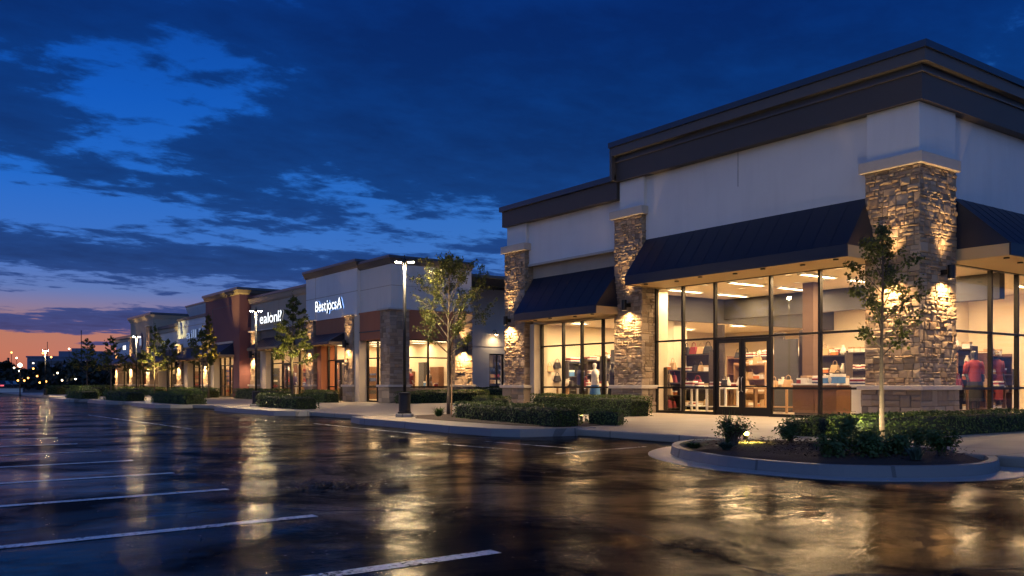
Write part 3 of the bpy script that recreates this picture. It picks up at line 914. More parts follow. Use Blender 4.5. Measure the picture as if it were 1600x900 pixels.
def mannequin(loc, rot, body, top, skirt, label, s=1., grp=None):
    t = thing("mannequin", label, "mannequin", (0, 0, 0), grp)
    P = [(0, 0, .95), (0, 0, 1.15), (0, 0, 1.38), (0, 0, 1.47), (0, .01, 1.53), (0, .015, 1.64), (0, .01, 1.73),
         (.17, 0, 1.40), (.235, .02, 1.12), (.25, -.06, .88), (-.17, 0, 1.40), (-.24, .02, 1.14), (-.22, -.10, .90),
         (.09, 0, .90), (.10, -.03, .50), (.11, .02, .08), (.11, -.12, .04), (-.09, 0, .90), (-.10, -.02, .50), (-.11, .02, .08), (-.11, -.12, .04)]
    E = [(0, 1), (1, 2), (2, 3), (3, 4), (4, 5), (5, 6), (2, 7), (7, 8), (8, 9), (2, 10), (10, 11), (11, 12), (0, 13), (13, 14), (14, 15), (15, 16), (0, 17), (17, 18), (18, 19), (19, 20)]
    rad = [(.15, .11), (.12, .09), (.15, .10), .06, .05, (.085, .1), (.06, .07), .06, .045, .032, .06, .045, .032, .085, .06, .04, .035, .085, .06, .04, .035]
    skin_fig(P, E, rad, "body", M[body], t)
    if top:
        mb = MB(); n = 16
        for i, (w_, d_, z) in enumerate([(.20, .15, .92), (.185, .14, 1.05), (.175, .13, 1.17), (.195, .14, 1.30), (.205, .13, 1.40), (.12, .09, 1.47)]):
            pass
        prof = [(.20, .15, .90), (.185, .14, 1.05), (.175, .13, 1.17), (.195, .14, 1.30), (.21, .13, 1.40), (.11, .085, 1.475)]
        vs = [(w_ * math.cos(2 * PI * k / n), d_ * math.sin(2 * PI * k / n), z) for w_, d_, z in prof for k in range(n)]
        fs = [(i * n + k, i * n + (k + 1) % n, (i + 1) * n + (k + 1) % n, (i + 1) * n + k) for i in range(len(prof) - 1) for k in range(n)]
        mb.add(vs, fs)
        for sx in (1, -1):
            mb.tube([(sx * .16, 0, 1.41), (sx * .225, .01, 1.28), (sx * .245, .02, 1.10)], [.085, .075, .062], 10)
        mb.build("shirt", top, t, smooth=True)
    if skirt:
        mb = MB(); n = 20
        prof = [(.16, .12, .98), (.20, .16, .85), (.23, .20, .60), (.26, .23, .38)]
        vs = [(w_ * math.cos(2 * PI * k / n) * (1 + .05 * (k % 2)), d_ * math.sin(2 * PI * k / n) * (1 + .05 * (k % 2)), z) for w_, d_, z in prof for k in range(n)]
        fs = [(i * n + k, i * n + (k + 1) % n, (i + 1) * n + (k + 1) % n, (i + 1) * n + k) for i in range(len(prof) - 1) for k in range(n)]
        mb.add(vs, fs); mb.build("skirt", skirt, t, smooth=True)
    MB().lathe([(.2, 0), (.2, .02), (.03, .03), (.02, .03)], (0, 0, 0), 20).build("stand", M["white"], t)
    t.location = loc; t.rotation_euler = (0, 0, rot); t.scale = (s, s, s)
    return t


def cloth(name, c): return pbr(name, c, .85, 0, .2, 8, .2, 60)


C_RED, C_DRED, C_NAVY, C_TAN, C_BLK, C_WHT, C_BLUE, C_TEAL = (cloth(n, c) for n, c in (
    ("red_fabric", (.25, .028, .026)), ("dark_red_fabric", (.20, .025, .03)), ("navy_fabric", (.03, .05, .14)), ("tan_fabric", (.40, .27, .15)), ("black_fabric", (.02, .02, .022)), ("white_fabric", (.68, .65, .6)), ("blue_fabric", (.06, .18, .42)), ("orange_fabric", (.55, .16, .04))))


def display_table(x, y, lx, ly, h, mat, label, grp=None):
    t = thing("display_table", label, "table", (x, y, .165), grp)
    z = .165
    MB().box(x - lx / 2, x + lx / 2, y - ly / 2, y + ly / 2, z + h - .05, z + h).build("table_top", M[mat], t, bevel=.006)
    for sx in (-1, 1):
        for sy in (-1, 1):
            cx, cy = x + sx * (lx / 2 - .06), y + sy * (ly / 2 - .06)
            MB().box(cx - .03, cx + .03, cy - .03, cy + .03, z, z + h - .05).build("leg", M[mat], t)
    MB().box(x - lx / 2 + .05, x + lx / 2 - .05, y - ly / 2 + .05, y + ly / 2 - .05, z + .18, z + .21).build("lower_shelf", M[mat], t)
    return (x, y, z + h)


def counter(x, y, lx, ly, h, mat, label, grp=None):
    t = thing("shop_counter", label, "counter", (x, y, .165), grp)
    z = .165
    MB().box(x - lx / 2 + .04, x + lx / 2 - .04, y - ly / 2 + .04, y + ly / 2 - .04, z, z + .08).build("plinth", M["darkwood"], t)
    n = max(2, int(ly / .7))
    for k in range(n):
        a = y - ly / 2 + ly * k / n
        MB().box(x - lx / 2, x + lx / 2, a + .006, a + ly / n - .006, z + .08, z + h - .05).build("cabinet", M[mat], t, bevel=.006)
    MB().box(x - lx / 2 - .03, x + lx / 2 + .03, y - ly / 2 - .03, y + ly / 2 + .03, z + h - .05, z + h).build("counter_top", M["white"], t, bevel=.006)
    return (x, y, z + h)


def shelf_unit(x, y, w_, h, d, mat, label, along="y", boards=4, grp=None):
    """open shelving; along='y' faces the car park, along='x' faces the camera side"""
    t = thing("shelf_unit", label, "shelves", (x, y, .165), grp); z = .165
    T = (lambda u, v, zz: Vector((x + v, y + u, zz))) if along == "y" else (lambda u, v, zz: Vector((x + u, y + v, zz)))
    MB().tbox(T, -w_ / 2, w_ / 2, d - .03, d, z, z + h).build("back_panel", M[mat], t)
    for s in (-w_ / 2, w_ / 2 - .04):
        MB().tbox(T, s, s + .04, 0, d - .03, z, z + h).build("side_panel", M[mat], t)
    tops = []
    for k in range(boards):
        zz = z + .12 + (h - .2) * k / (boards - 1) if boards > 1 else z + h
        MB().tbox(T, -w_ / 2 + .04, w_ / 2 - .04, 0, d - .03, zz - .03, zz).build("shelf", M[mat], t)
        tops.append((T, zz))
    return tops


G = {}


def goods_proto(key, fn, label, cat, grp):
    G[key] = [fn, label, cat, grp, None]


def g_box(m1, m2, a, b, c):
    def f(t):
        MB().box(-a, a, -b, b, 0, c).build("carton", m1, t, bevel=.006)
        MB().box(-a - .004, a + .004, -b - .004, b + .004, c * .72, c + .004).build("lid", m2, t, bevel=.004)
    return f


def g_bag(m1):
    def f(t):
        mb = MB(); 
        mb.add([(-.08, -.17, 0), (.08, -.17, 0), (.08, .17, 0), (-.08, .17, 0), (-.04, -.13, .24), (.04, -.13, .24), (.04, .13, .24), (-.04, .13, .24)], [(0, 3, 2, 1), (4, 5, 6, 7), (0, 1, 5, 4), (1, 2, 6, 5), (2, 3, 7, 6), (3, 0, 4, 7)])
        mb.build("bag_body", m1, t, bevel=.02)
        MB().tube([(0, -.09, .23), (0, -.07, .34), (0, 0, .38), (0, .07, .34), (0, .09, .23)], .012, 6).build("strap", m1, t, smooth=True)
    return f


def g_stack(mats):
    def f(t):
        z = 0
        for i, m in enumerate(mats):
            a, b, h = .14 + R(-.01, .01), .17 + R(-.012, .012), R(.035, .05)
            MB().box(-a, a, -b, b, z, z + h).build("folded_garment", m, t, bevel=.015)
            z += h + .001
    return f


def g_vase(m1):
    def f(t):
        MB().lathe([(.05, 0), (.085, .06), (.09, .13), (.05, .22), (.035, .26), (.045, .29)], n=16).build("vase_body", m1, t, smooth=True)
        MB().lathe([(.046, .289), (.05, .296), (.036, .30)], n=16).build("rim", m1, t, smooth=True)
    return f


ceram = pbr("glazed_ceramic", (.6, .55, .48), .2)
goods_proto("redbox", g_box(C_RED, C_WHT, .09, .12, .17), "red boxed goods with a pale lid on display in the corner shop", "box", "red boxes on the shop displays")
goods_proto("whitebox", g_box(C_WHT, C_TAN, .10, .11, .20), "white boxed goods with a tan lid on display in the corner shop", "box", "white boxes on the shop displays")
goods_proto("orangebox", g_box(C_TEAL, C_WHT, .08, .10, .14), "small orange boxed goods on display in the corner shop", "box", "orange boxes on the shop displays")
goods_proto("bluebox", g_box(C_BLUE, C_WHT, .12, .16, .24), "large blue boxed goods on display in the corner shop", "box", "blue boxes on the shop displays")
goods_proto("tanbag", g_bag(C_TAN), "tan handbag with a looped strap on display in the corner shop", "handbag", "tan handbags on the shop displays")
goods_proto("blackbag", g_bag(C_BLK), "black handbag with a looped strap on display in the corner shop", "handbag", "black handbags on the shop displays")
goods_proto("redbag", g_bag(C_DRED), "dark red handbag with a looped strap on display in the corner shop", "handbag", "dark red handbags on the shop displays")
goods_proto("stackA", g_stack([C_NAVY, C_WHT, C_RED, C_WHT]), "stack of folded navy, white and red clothes on display in the corner shop", "folded clothes", "mixed clothes stacks on the shop displays")
goods_proto("stackB", g_stack([C_TAN, C_WHT, C_TAN]), "stack of folded tan and white clothes on display in the corner shop", "folded clothes", "pale clothes stacks on the shop displays")
goods_proto("vase", g_vase(ceram), "cream ceramic vase on display in the corner shop", "vase", "vases on the shop displays")
GNAME = {"redbox": "gift_box", "whitebox": "gift_box", "orangebox": "gift_box", "bluebox": "gift_box", "tanbag": "handbag", "blackbag": "handbag", "redbag": "handbag", "stackA": "folded_clothes", "stackB": "folded_clothes", "vase": "vase"}


def put(key, loc, rot=None):
    fn, label, cat, grp, pr = G[key]
    if pr is None:
        t = thing(GNAME[key], label, cat, (0, 0, 0), grp); fn(t); G[key][4] = t
    else:
        t = copy_tree(pr)
    t.location = loc; t.rotation_euler = (0, 0, R(-.4, .4) if rot is None else rot)
    s = R(.9, 1.15); t.scale = (s, s, s)
    return t


def fill_shelves(tops, w_, d, keys, gap=.32, skip=.12, dense=1.):
    for (T, zz) in tops:
        u = -w_ / 2 + .22
        while u < w_ / 2 - .18:
            if random.random() > skip:
                p = T(u, d * .45, zz + .002); put(random.choice(keys), p)
            u += gap * R(.9, 1.2)


ALL = list(G)
tops = shelf_unit(24.2, 13.75, 1.7, 1.75, .4, "darkwood", "dark open shelves right of the terracotta column behind the white counter", boards=4)
fill_shelves(tops, 1.7, .4, ["redbox", "whitebox", "orangebox", "redbag", "whitebox", "bluebox"], .24, .04)
tops = shelf_unit(27.0, 14.6, 2.2, 2.1, .4, "darkwood", "tall dark shelves by the cream partition at the back of the corner shop", boards=5)
fill_shelves(tops, 2.2, .4, ["redbox", "orangebox", "whitebox", "vase"], .34, .15)
tops = shelf_unit(26.4, 18.6, 2.4, 2.0, .42, "darkwood", "dark shelves straight behind the glass entrance doors", boards=4)
fill_shelves(tops, 2.4, .42, ["tanbag", "stackB", "vase", "whitebox", "orangebox"], .32, .12)
tops = shelf_unit(26.4, 21.4, 2.2, 2.0, .42, "wood", "walnut shelves left of the entrance doors under the grey soffit", boards=4)
fill_shelves(tops, 2.2, .42, ["tanbag", "blackbag", "stackA", "vase"], .32, .12)
tops = shelf_unit(24.0, 22.0, 1.5, 2.1, .4, "darkwood", "dark shelves packed with bags in the leftmost entrance window", boards=4)
fill_shelves(tops, 1.5, .4, ["tanbag", "redbag", "stackA", "whitebox", "blackbag"], .3, .05)
tops = shelf_unit(27.5, 25.4, 2.4, 1.9, .42, "woodl", "pale oak shelves deep inside the shop wing", boards=4)
fill_shelves(tops, 2.4, .42, ["tanbag", "stackB", "blackbag", "stackA"], .36, .2)
pn = thing("room_divider", "tall dark freestanding display panel left of the terracotta column", "display panel", (24.6, 18.4, .165))
MB().box(24.58, 24.66, 18.0, 18.9, .24, 2.6).build("panel_board", M["in_dark"], pn)
MB().box(24.45, 24.8, 18.05, 18.85, .165, .24).build("panel_foot", M["darkwood"], pn)

cx = counter(22.3, 13.65, .6, 1.35, .92, "white", "white counter with three cabinets in the window beside the corner pier")
for k in range(18):
    put(random.choice(["redbox", "whitebox", "orangebox", "bluebox", "stackA", "redbag"]), (22.15 + .27 * (k % 2) + R(-.03, .03), 13.05 + (k // 2) * .145, cx[2] + .002))
cx = counter(22.6, 15.7, .7, 1.5, .95, "wood", "walnut counter in the window left of the white counter")
for k in range(14):
    put(random.choice(["stackA", "redbox", "blackbag", "whitebox", "vase", "bluebox"]), (22.45 + .3 * (k % 2) + R(-.04, .04), 15.05 + (k // 2) * .21, cx[2] + .002))
for (x, y, lx, ly, m, lab, keys) in [
    (23.6, 18.0, .8, 1.3, "woodl", "oak display table just inside the right entrance door", ["stackB", "tanbag", "vase", "orangebox"]),
    (23.6, 19.7, .8, 1.1, "wood", "walnut display table just inside the left entrance door", ["redbox", "stackB", "vase", "tanbag"]),
    (22.3, 19.2, .7, .9, "white", "white display table in the window left of the entrance doors", ["whitebox", "stackA", "blackbag", "vase"]),
    (22.4, 20.5, .6, .8, "white", "small white display table in the leftmost entrance window", ["redbag", "orangebox", "stackA"]),
    (22.9, 23.9, .7, 1.1, "white", "white display table in the right half of the wing window", ["stackA", "blackbag", "tanbag", "bluebox"]),
    (22.3, 25.6, .7, 1.2, "white", "white display table in the middle of the wing window", ["stackA", "stackB", "vase", "redbag"]),
    (22.6, 27.5, .6, .8, "woodl", "small oak table against the lit end wall of the wing", ["vase", "blackbag"]),
    (24.6, 12.9, .9, .7, "woodl", "oak display table beside the mannequin in the camera-side window", ["stackB", "redbag", "whitebox"]),
    (27.0, 13.0, .9, .7, "wood", "walnut display table far along the camera-side window", ["redbox", "stackA", "tanbag"]),
    (24.6, 25.0, .9, 1.4, "wood", "walnut display table deep inside the wing", ["stackA", "tanbag", "redbox"])]:
    c = display_table(x, y, lx, ly, .82, m, lab)
    n = max(3, int(lx * ly / .11))
    for k in range(n):
        put(random.choice(keys), (x + R(-lx / 2 + .17, lx / 2 - .17), y - ly / 2 + .15 + (ly - .3) * (k + .5) / n, c[2] + .002))
for (x, y, w_, h, m, al, lab, keys) in [
    (22.0, 21.05, .7, 1.5, "darkwood", "x", "small dark shelves against the inner wall stub by the leftmost entrance window", ["redbag", "whitebox", "orangebox", "tanbag"]),
    (25.2, 15.2, 1.3, 2.2, "wood", "y", "tall walnut shelves right behind the terracotta column", ["redbox", "whitebox", "vase", "orangebox"]),
    (25.0, 20.3, 1.4, 1.7, "woodl", "y", "oak shelves left behind the entrance doors", ["stackB", "whitebox", "orangebox", "tanbag"]),
    (29.5, 19.0, 2.6, 2.2, "darkwood", "y", "dark shelves at the far back of the corner shop", ["redbox", "whitebox", "stackA"]),
    (29.5, 22.4, 2.6, 2.2, "darkwood", "y", "dark shelves at the far back under the grey soffit", ["tanbag", "whitebox", "stackA"]),
    (25.4, 27.4, 1.6, 2.1, "in_dark", "x", "slate grey shelves by the end wall of the wing", ["stackA", "blackbag", "vase", "whitebox"]),
    (24.6, 23.4, 1.2, 1.9, "in_dark", "y", "slate grey shelves in the right part of the wing window", ["stackA", "blackbag", "bluebox"]),
    (26.2, 13.9, 1.6, 1.9, "woodl", "x", "oak shelves behind the mannequins in the camera-side window", ["tanbag", "redbox", "stackB", "whitebox"]),
    (28.6, 13.4, 1.6, 1.9, "wood", "x", "walnut shelves far along the camera-side window", ["tanbag", "redbox", "stackB", "whitebox"])]:
    tops = shelf_unit(x, y, w_, h, .4, m, lab, along=al, boards=4)
    fill_shelves(tops, w_, .4, keys, .25, .05)
for (x0_, x1_, y0_, y1_, z1_, m, lab) in [(24.9, 25.0, 17.75, 18.15, 2.9, "darkwood", "narrow dark tall panel behind the right entrance door"), (25.6, 25.7, 19.3, 19.7, 2.9, "darkwood", "narrow dark tall panel between the two entrance doors"), (24.2, 24.3, 20.8, 21.1, 3.2, "darkwood", "dark tall post like panel left of the entrance doors"), (24.4, 24.5, 26.0, 26.9, 2.5, "in_dark", "slate grey partition in the middle of the wing window"), (24.1, 24.2, 24.2, 24.9, 2.5, "in_dark", "slate grey partition in the right half of the wing window")]:
    t = thing("room_divider", lab, "display panel", (x0_, y0_, .165))
    MB().box(x0_, x1_, y0_, y1_, .24, z1_).build("panel_board", M[m], t, bevel=.005)
    MB().box(x0_ - .1, x1_ + .1, y0_ + .02, y1_ - .02, .165, .24).build("panel_foot", M["darkwood"], t)
for (x, y, w_, h, m, al, lab, keys) in [
    (24.6, 27.75, 1.5, 2.0, "darkwood", "x", "dark shelves against the lit end wall of the wing", ["stackA", "blackbag", "redbag", "whitebox"]),
    (23.0, 24.9, 1.1, 1.35, "white", "y", "low white shelves in the middle of the wing window", ["stackA", "blackbag", "whitebox", "redbag"]),
    (23.4, 27.8, 1.0, 1.9, "in_dark", "x", "slate grey shelves beside the hanging bags on the wing's end wall", ["stackA", "blackbag", "bluebox", "redbox"]),
    (22.0, 23.0, .9, 1.5, "darkwood", "x", "dark shelves at the right end of the wing window", ["blackbag", "bluebox", "stackA"])]:
    tops = shelf_unit(x, y, w_, h, .38, m, lab, along=al, boards=4)
    fill_shelves(tops, w_, .38, keys, .24, .05)
# bags hung on pegs on the lit end wall of the wing
for k, (x, z, m, lab) in enumerate([(22.6, 1.75, C_BLK, "black bag hung highest on the lit end wall of the wing"), (22.6, 1.2, C_BLK, "black bag hung lower on the lit end wall of the wing"), (22.2, 1.6, C_TAN, "tan bag hung on the lit end wall of the wing")]):
    t = thing("hanging_bag", lab, "handbag", (0, 0, 0))
    g_bag(m)(t); 
    t.rotation_euler = (0, 0, PI / 2); t.location = (x, 28.15, z)
for ob in list(bpy.data.objects):
    pass
spot("display_spotlight", (22.8, 26.9, 3.45), (0, .62, -1), 70, (1, .82, .55), 70, .7, .05)

mannequin((Xon(1522, 13.2), 13.2, .165), -.5, "skin_dummy", C_RED, C_BLK, "black mannequin in a red shirt and dark skirt in the camera-side window", 1.12)
mannequin((Xon(1556, 13.5), 13.5, .165), -.3, "skin_dummy", C_DRED, C_DRED, "black mannequin in a dark red top and skirt behind the window mullion", 1.16)
mannequin((Xon(1578, 15.0), 15.0, .165), -.6, "dummy_white", C_BLK, None, "white mannequin in a black top far back in the camera-side window", 1.0)
mannequin((22.2, 26.2, .165), 1.2, "skin_dummy", C_NAVY, None, "black mannequin in a navy shirt in the middle of the wing window", 1.0)
mannequin((21.8, 24.9, .165), 1.1, "dummy_white", C_WHT, C_BLUE, "white mannequin in a white top and blue skirt in the wing window", 1.0)
mannequin((21.8, 23.9, .165), 1.1, "skin_dummy", C_BLK, C_BLK, "black clothed mannequin at the right end of the wing window", 1.0)
lb = thing("light_box", "bright white square light box on the partition behind the mannequins", "light box", (27.5, 16.5, 2.4))
MB().box(27.3, 28.2, 16.52, 16.6, 2.0, 2.75).build("box_frame", M["darkwood"], lb)
MB().box(27.34, 28.16, 16.505, 16.52, 2.04, 2.71).build("lit_face", M["lightbox"], lb)


# ------------------------------------------------------------------ row of further shops
def room(root, T, u0, u1, v0, v1, z0, zc, seed, label_c, grp, wall="in_wall", nl=(2, 2), near_wall=True):
    MB().tbox(T, u0, u1, v0, v1, z0 - .03, z0 + .012).build("shop_floor", M["in_floor"], root)
    MB().tbox(T, u0, u1, v0, v1, zc, zc + .06).build("shop_ceiling", M["in_ceil"], root)
    wm = MB(); wm.tbox(T, u0, u1, v1 - .1, v1, z0 + .012, zc); wm.build("inner_wall", M[wall], root)
    for a in (u0, u1 - .1) if near_wall else (u1 - .1,):
        MB().tbox(T, a, a + .1, v0, v1 - .1, z0 + .012, zc).build("inner_wall", M[wall], root)
    rnd = random.Random(seed * 7 + int(u0))
    for k in range(4):      # shallow display niches along the far side wall and the back wall
        a = v0 + .5 + k * (v1 - v0 - .8) / 4; zt = rnd.uniform(1.7, 2.5)
        MB().tbox(T, u1 - .42, u1 - .11, a, a + rnd.uniform(.6, .95), z0 + .03, z0 + zt).build("display_niche", M[rnd.choice(["darkwood", "wood", "in_dark", "woodl"])], root)
        for q in range(5):
            zz = z0 + .35 + .38 * q
            if zz < z0 + zt - .2: MB().tbox(T, u1 - .52, u1 - .425, a + .1, a + .5, zz, zz + rnd.uniform(.1, .24)).build("display_goods", rnd.choice([C_RED, C_WHT, C_NAVY, C_TAN, C_BLK]), root)
    for k in range(int((u1 - u0) / 1.6)):
        a = u0 + .4 + k * 1.6; zt = rnd.uniform(1.6, 2.4)
        MB().tbox(T, a, a + rnd.uniform(.5, 1.1), v1 - .45, v1 - .11, z0 + .03, z0 + zt).build("display_niche", M[rnd.choice(["darkwood", "wood", "in_dark", "in_dark"])], root)
    for i in range(nl[0]):
        for j in range(nl[1]):
            c = T(u0 + (u1 - u0) * (i + .5) / nl[0], v0 + (v1 - v0) * (j + .45) / nl[1], zc - .005)
            ceiling_light(tuple(c), .5, .22, label_c, grp, "panel_far")


def sign_letters(text, T, u_left, u_right, v, z, h, mats, label, asp=None, depth=.07, bold=True, zscale=None):
    """channel letters on a facade that faces the car park: text runs from the far end (high u) to the near end (low u)"""
    t = thing("shop_sign", label, "sign", tuple(T((u_left + u_right) / 2, v, z)))
    parts = []; x = 0.
    for ch in text:
        if ch == " ": x += .35; continue
        cu = bpy.data.curves.new("letter", "FONT"); cu.body = ch; cu.size = 1.; cu.extrude = .05
        cu.offset = .006 if bold else 0.
        o = bpy.data.objects.new("letter_tmp", cu); COL.objects.link(o)
        dg = bpy.context.evaluated_depsgraph_get()
        me = bpy.data.meshes.new_from_object(o.evaluated_get(dg)); bpy.data.objects.remove(o)
        xs = [v_.co.x for v_ in me.vertices]
        if not xs: continue
        parts.append((me, x - min(xs))); x += max(xs) - min(xs) + .07
    W = x - .07; su = (u_left - u_right) / W
    for me, off in parts:
        me.materials.clear()
        for m in mats: me.materials.append(m)
        for p in me.polygons:
            p.material_index = 0 if p.normal.z > .9 else (2 if p.normal.z < -.9 else 1)
        org = ORG[t.name]
        for v_ in me.vertices:
            u = u_left - (v_.co.x + off) * su
            q = T(u, v - (v_.co.z / .05 + 1) * depth / 2, z + v_.co.y * h)
            v_.co = q - org
        me.update()
        link("letter", me, t)
    return t


RG = lambda n: "ceiling light panels in " + n
# -- second shop: white tower with the blue lit sign
B2 = thing("shop_building", "white corner shop with a blue lit sign, rust orange band and stone piers", "shop", (24, 44, .15))
X2 = 20.5; Y2 = 38.78
T2, S2 = T_front(X2), T_side(Y2)
w = MB(); w.box(X2 + .18, X2 + .5, Y2 + .18, 42.45, 4.85, 7.1); w.box(X2 + .5, 25.45, Y2 + .18, Y2 + .5, 4.85, 7.1); w.build("wall", M["stucco_b"], B2)
MB().box(X2, X2 + .5, 42.45, 49.25, 4.75, 7.3).build("tower_wall", M["stucco"], B2)
MB().box(X2 + .5, 24, 42.45, 42.8, 7.0, 7.5).build("tower_wall", M["stucco"], B2)
w = MB(); w.box(X2 - .006, X2 + .02, 42.4, 49.25, 6.02, 6.05); w.box(X2 + .172, X2 + .19, Y2 + .17, 42.4, 6.02, 6.05); w.box(X2 + .18, 25.45, Y2 + .172, Y2 + .19, 6.02, 6.05)
w.box(X2 - .006, X2 + .01, 47.85, 47.88, 4.75, 7.3); w.build("control_joint", M["stucco_tan"], B2)
pth = [(X2 + .18, 42.45), (X2 + .18, Y2 + .18), (25.45, Y2 + .18)]
MB().sweep(pth, neg([(.0, 7.1), (.1, 7.15), (.22, 7.38), (-.3, 7.38), (-.3, 7.1)])).build("cornice", M["fascia"], B2)
MB().sweep(pth, neg([(.26, 7.38), (.26, 7.5), (-.3, 7.52), (-.3, 7.38)])).build("coping", M["coping"], B2)
pth = [(X2, 49.3), (X2, 42.4), (24, 42.4)]
MB().sweep(pth, neg([(.0, 7.25), (.1, 7.3), (.2, 7.55), (-.4, 7.55), (-.4, 7.25)])).build("cornice", M["fascia"], B2)
MB().sweep(pth, neg([(.25, 7.55), (.25, 7.68), (-.4, 7.7), (-.4, 7.55)])).build("coping", M["coping"], B2)
MB().box(X2 + .4, 36, Y2 + .5, 49.25, 6.85, 7.0).build("roof", M["roof"], B2)
# rust band
w = MB(); w.box(X2 + .10, X2 + .45, 39.85, 42.45, 3.38, 4.85); w.box(21.65, 25.4, Y2 + .10, Y2 + .45, 3.38, 4.85); w.box(X2 + .05, X2 + .45, 43.95, 47.95, 3.55, 4.75); w.build("rust_band", M["stucco_or"], B2)
mbx = MB(); mbx.box(X2 + .06, X2 + .1, 39.85, 42.4, 3.78, 3.84); mbx.build("band_trim", M["bandbrown"], B2)
stone_pier(B2, T2, Y2, 39.82, 0, 1.12, Z0, 4.80, "fn", seed=5, scale=1.5, capz=.09)
stone_pier(B2, T2, 42.9, 43.9, -.05, .5, Z0, 4.75, "fn", seed=6, scale=1.5, capz=.08)
MB().box(X2 + .05, X2 + .5, 42.3, 42.88, Z0, 4.75).build("plain_pier", M["stucco_cream"], B2)
stone_pier(B2, T2, 48.1, 49.2, -.05, .5, Z0, 4.75, "fn", seed=8, scale=1.5, capz=.08)
stone_pier(B2, S2, 24.3, 25.4, 0, .5, Z0, 4.9, "fn", seed=9, scale=1.5, cap=False)
MB().box(X2 + .1, X2 + 1.1, 47.3, 47.9, Z0, 3.55).build("recess_wall", M["stucco_or"], B2)
storefront(B2, T2, 44.0, 47.25, Z0, 3.30, .55, [45.0, 46.3], [2.45, .95], door=(45.0, 46.3))
storefront(B2, T2, 39.9, 42.25, Z0, 3.32, .55, [41.1], [2.45, .95])
storefront(B2, S2, 21.7, 24.25, .9, 3.32, .45, [22.95], [2.45])
MB().box(21.65, 24.3, Y2 + .2, Y2 + .5, Z0, .88).build("knee_wall", M["stoneB"], B2)
awning(B2, T2, 43.95, 47.9, 43.95, 47.9, .1, -.95, 3.95, 3.40, 3.25, .6, soffit_v=.45)
room(B2, lambda u, v, z: Vector((X2 + v, u, z)), Y2 + .55, 48.9, .62, 4.8, Z0, 3.42, 1, "glowing ceiling panel inside the blue signed shop", RG("the blue signed shop"), nl=(4, 3), near_wall=False)
wall_lamp(T2, 43.4, -.05, 3.25, "small bronze lamp on the stone pier right of the blue sign", 30, s=1.2, grp="bronze lamps on the blue signed shop")
wall_lamp(T2, 48.65, -.05, 3.2, "small bronze lamp on the stone pier left of the blue sign", 30, s=1.2, grp="bronze lamps on the blue signed shop")
wall_lamp(S2, 24.85, 0, 3.0, "small bronze lamp behind the street tree on the camera-side pier", 60, s=1.2, grp="bronze lamps on the blue signed shop")
sign_letters("BestjocsA", T2, Yon(495, 20.45), Yon(536, 20.45), -.02, 5.24, .86, [M["letter_w"], M["letter_side"], M["letter_halo"]], "white glowing letters with a blue halo on the tower wall", depth=.12)
vs_ = thing("vertical_sign", "small dark vertical lettering under the lamp on the blue signed shop's pier", "sign", (20.35, 43.4, 2.3))
for k, ch in enumerate("1ZVB1"):
    cu = bpy.data.curves.new("letter", "FONT"); cu.body = ch; cu.size = .26; cu.extrude = .01
    o = bpy.data.objects.new("tmp", cu); COL.objects.link(o)
    me = bpy.data.meshes.new_from_object(o.evaluated_get(bpy.context.evaluated_depsgraph_get())); bpy.data.objects.remove(o)
    me.materials.clear(); me.materials.append(M["sconce"])
    for v_ in me.vertices: v_.co = T2(43.48 - v_.co.x, -.13 - v_.co.z, 2.55 - .24 * k + v_.co.y) - ORG[vs_.name]
    link("letter", me, vs_)
# recessed wing between the two corner shops
BW = thing("shop_wing", "low plain grey service wing set back between the two corner shops", "building", (30, 44, .15))
w = MB(); w.box(25.46, 29.35, 43.0, 43.4, .9, 6.7); w.box(29.35, 30.45, 43.0, 43.4, 2.9, 6.7); w.box(30.45, 44, 43.0, 43.4, .9, 6.7); w.build("wall", M["stucco_b"], BW)
MB().box(25.46, 44, 42.92, 43.4, Z0, .9).build("base_course", M["trim"], BW)
MB().box(25.46, 44, 42.85, 43.4, 6.7, 6.85).build("cornice", M["fascia"], BW)
MB().box(25.46, 44, 42.8, 43.4, 6.85, 7.0).build("coping", M["coping"], BW)
MB().box(25.46, 44, 42.97, 42.999, 3.3, 3.33).build("control_joint", M["stucco_tan"], BW)
fr = MB(); 
for (a, b, c, d) in ((29.35, 29.43, .9, 2.9), (30.37, 30.45, .9, 2.9), (29.95, 30.02, .98, 2.82), (29.43, 30.37, 2.82, 2.9), (29.43, 30.37, .9, .98)): fr.box(a, b, 43.1, 43.2, c, d)
fr = fr.build("window_frame", M["frame"], BW); MB().box(29.4, 30.4, 43.14, 43.15, .95, 2.87).build("pane", M["glass"], fr)
room(BW, T_side(43.4), 28.5, 32, .02, 3, .4, 3.2, 3, "dim ceiling panel inside the grey service wing", RG("the service wing"), wall="stucco_tan", nl=(1, 1))
wl = thing("wall_lamp", "small gooseneck lamp glowing on the plain grey service wing", "wall lamp", (29.6, 42.7, 4.05))
MB().tube([(29.6, 43.0, 4.2), (29.6, 42.85, 4.3), (29.6, 42.7, 4.28), (29.6, 42.62, 4.15)], .02, 8).build("arm", M["sconce"], wl, smooth=True)
MB().lathe([(.03, .14), (.06, .1), (.13, .02), (.14, 0)], (29.6, 42.62, 4.02), 16).build("lamp_shade", M["sconce"], wl, smooth=True)
MB().lathe([(.06, 0), (.08, .04), (.04, .1)], (29.6, 42.62, 3.98), 12).build("bulb", M["sc_glow"], wl, smooth=True)
spot("wall_lamp_light", (29.6, 42.6, 3.95), (0, .25, -1), 60, (1, .72, .40), 150, .8, .06, wl)

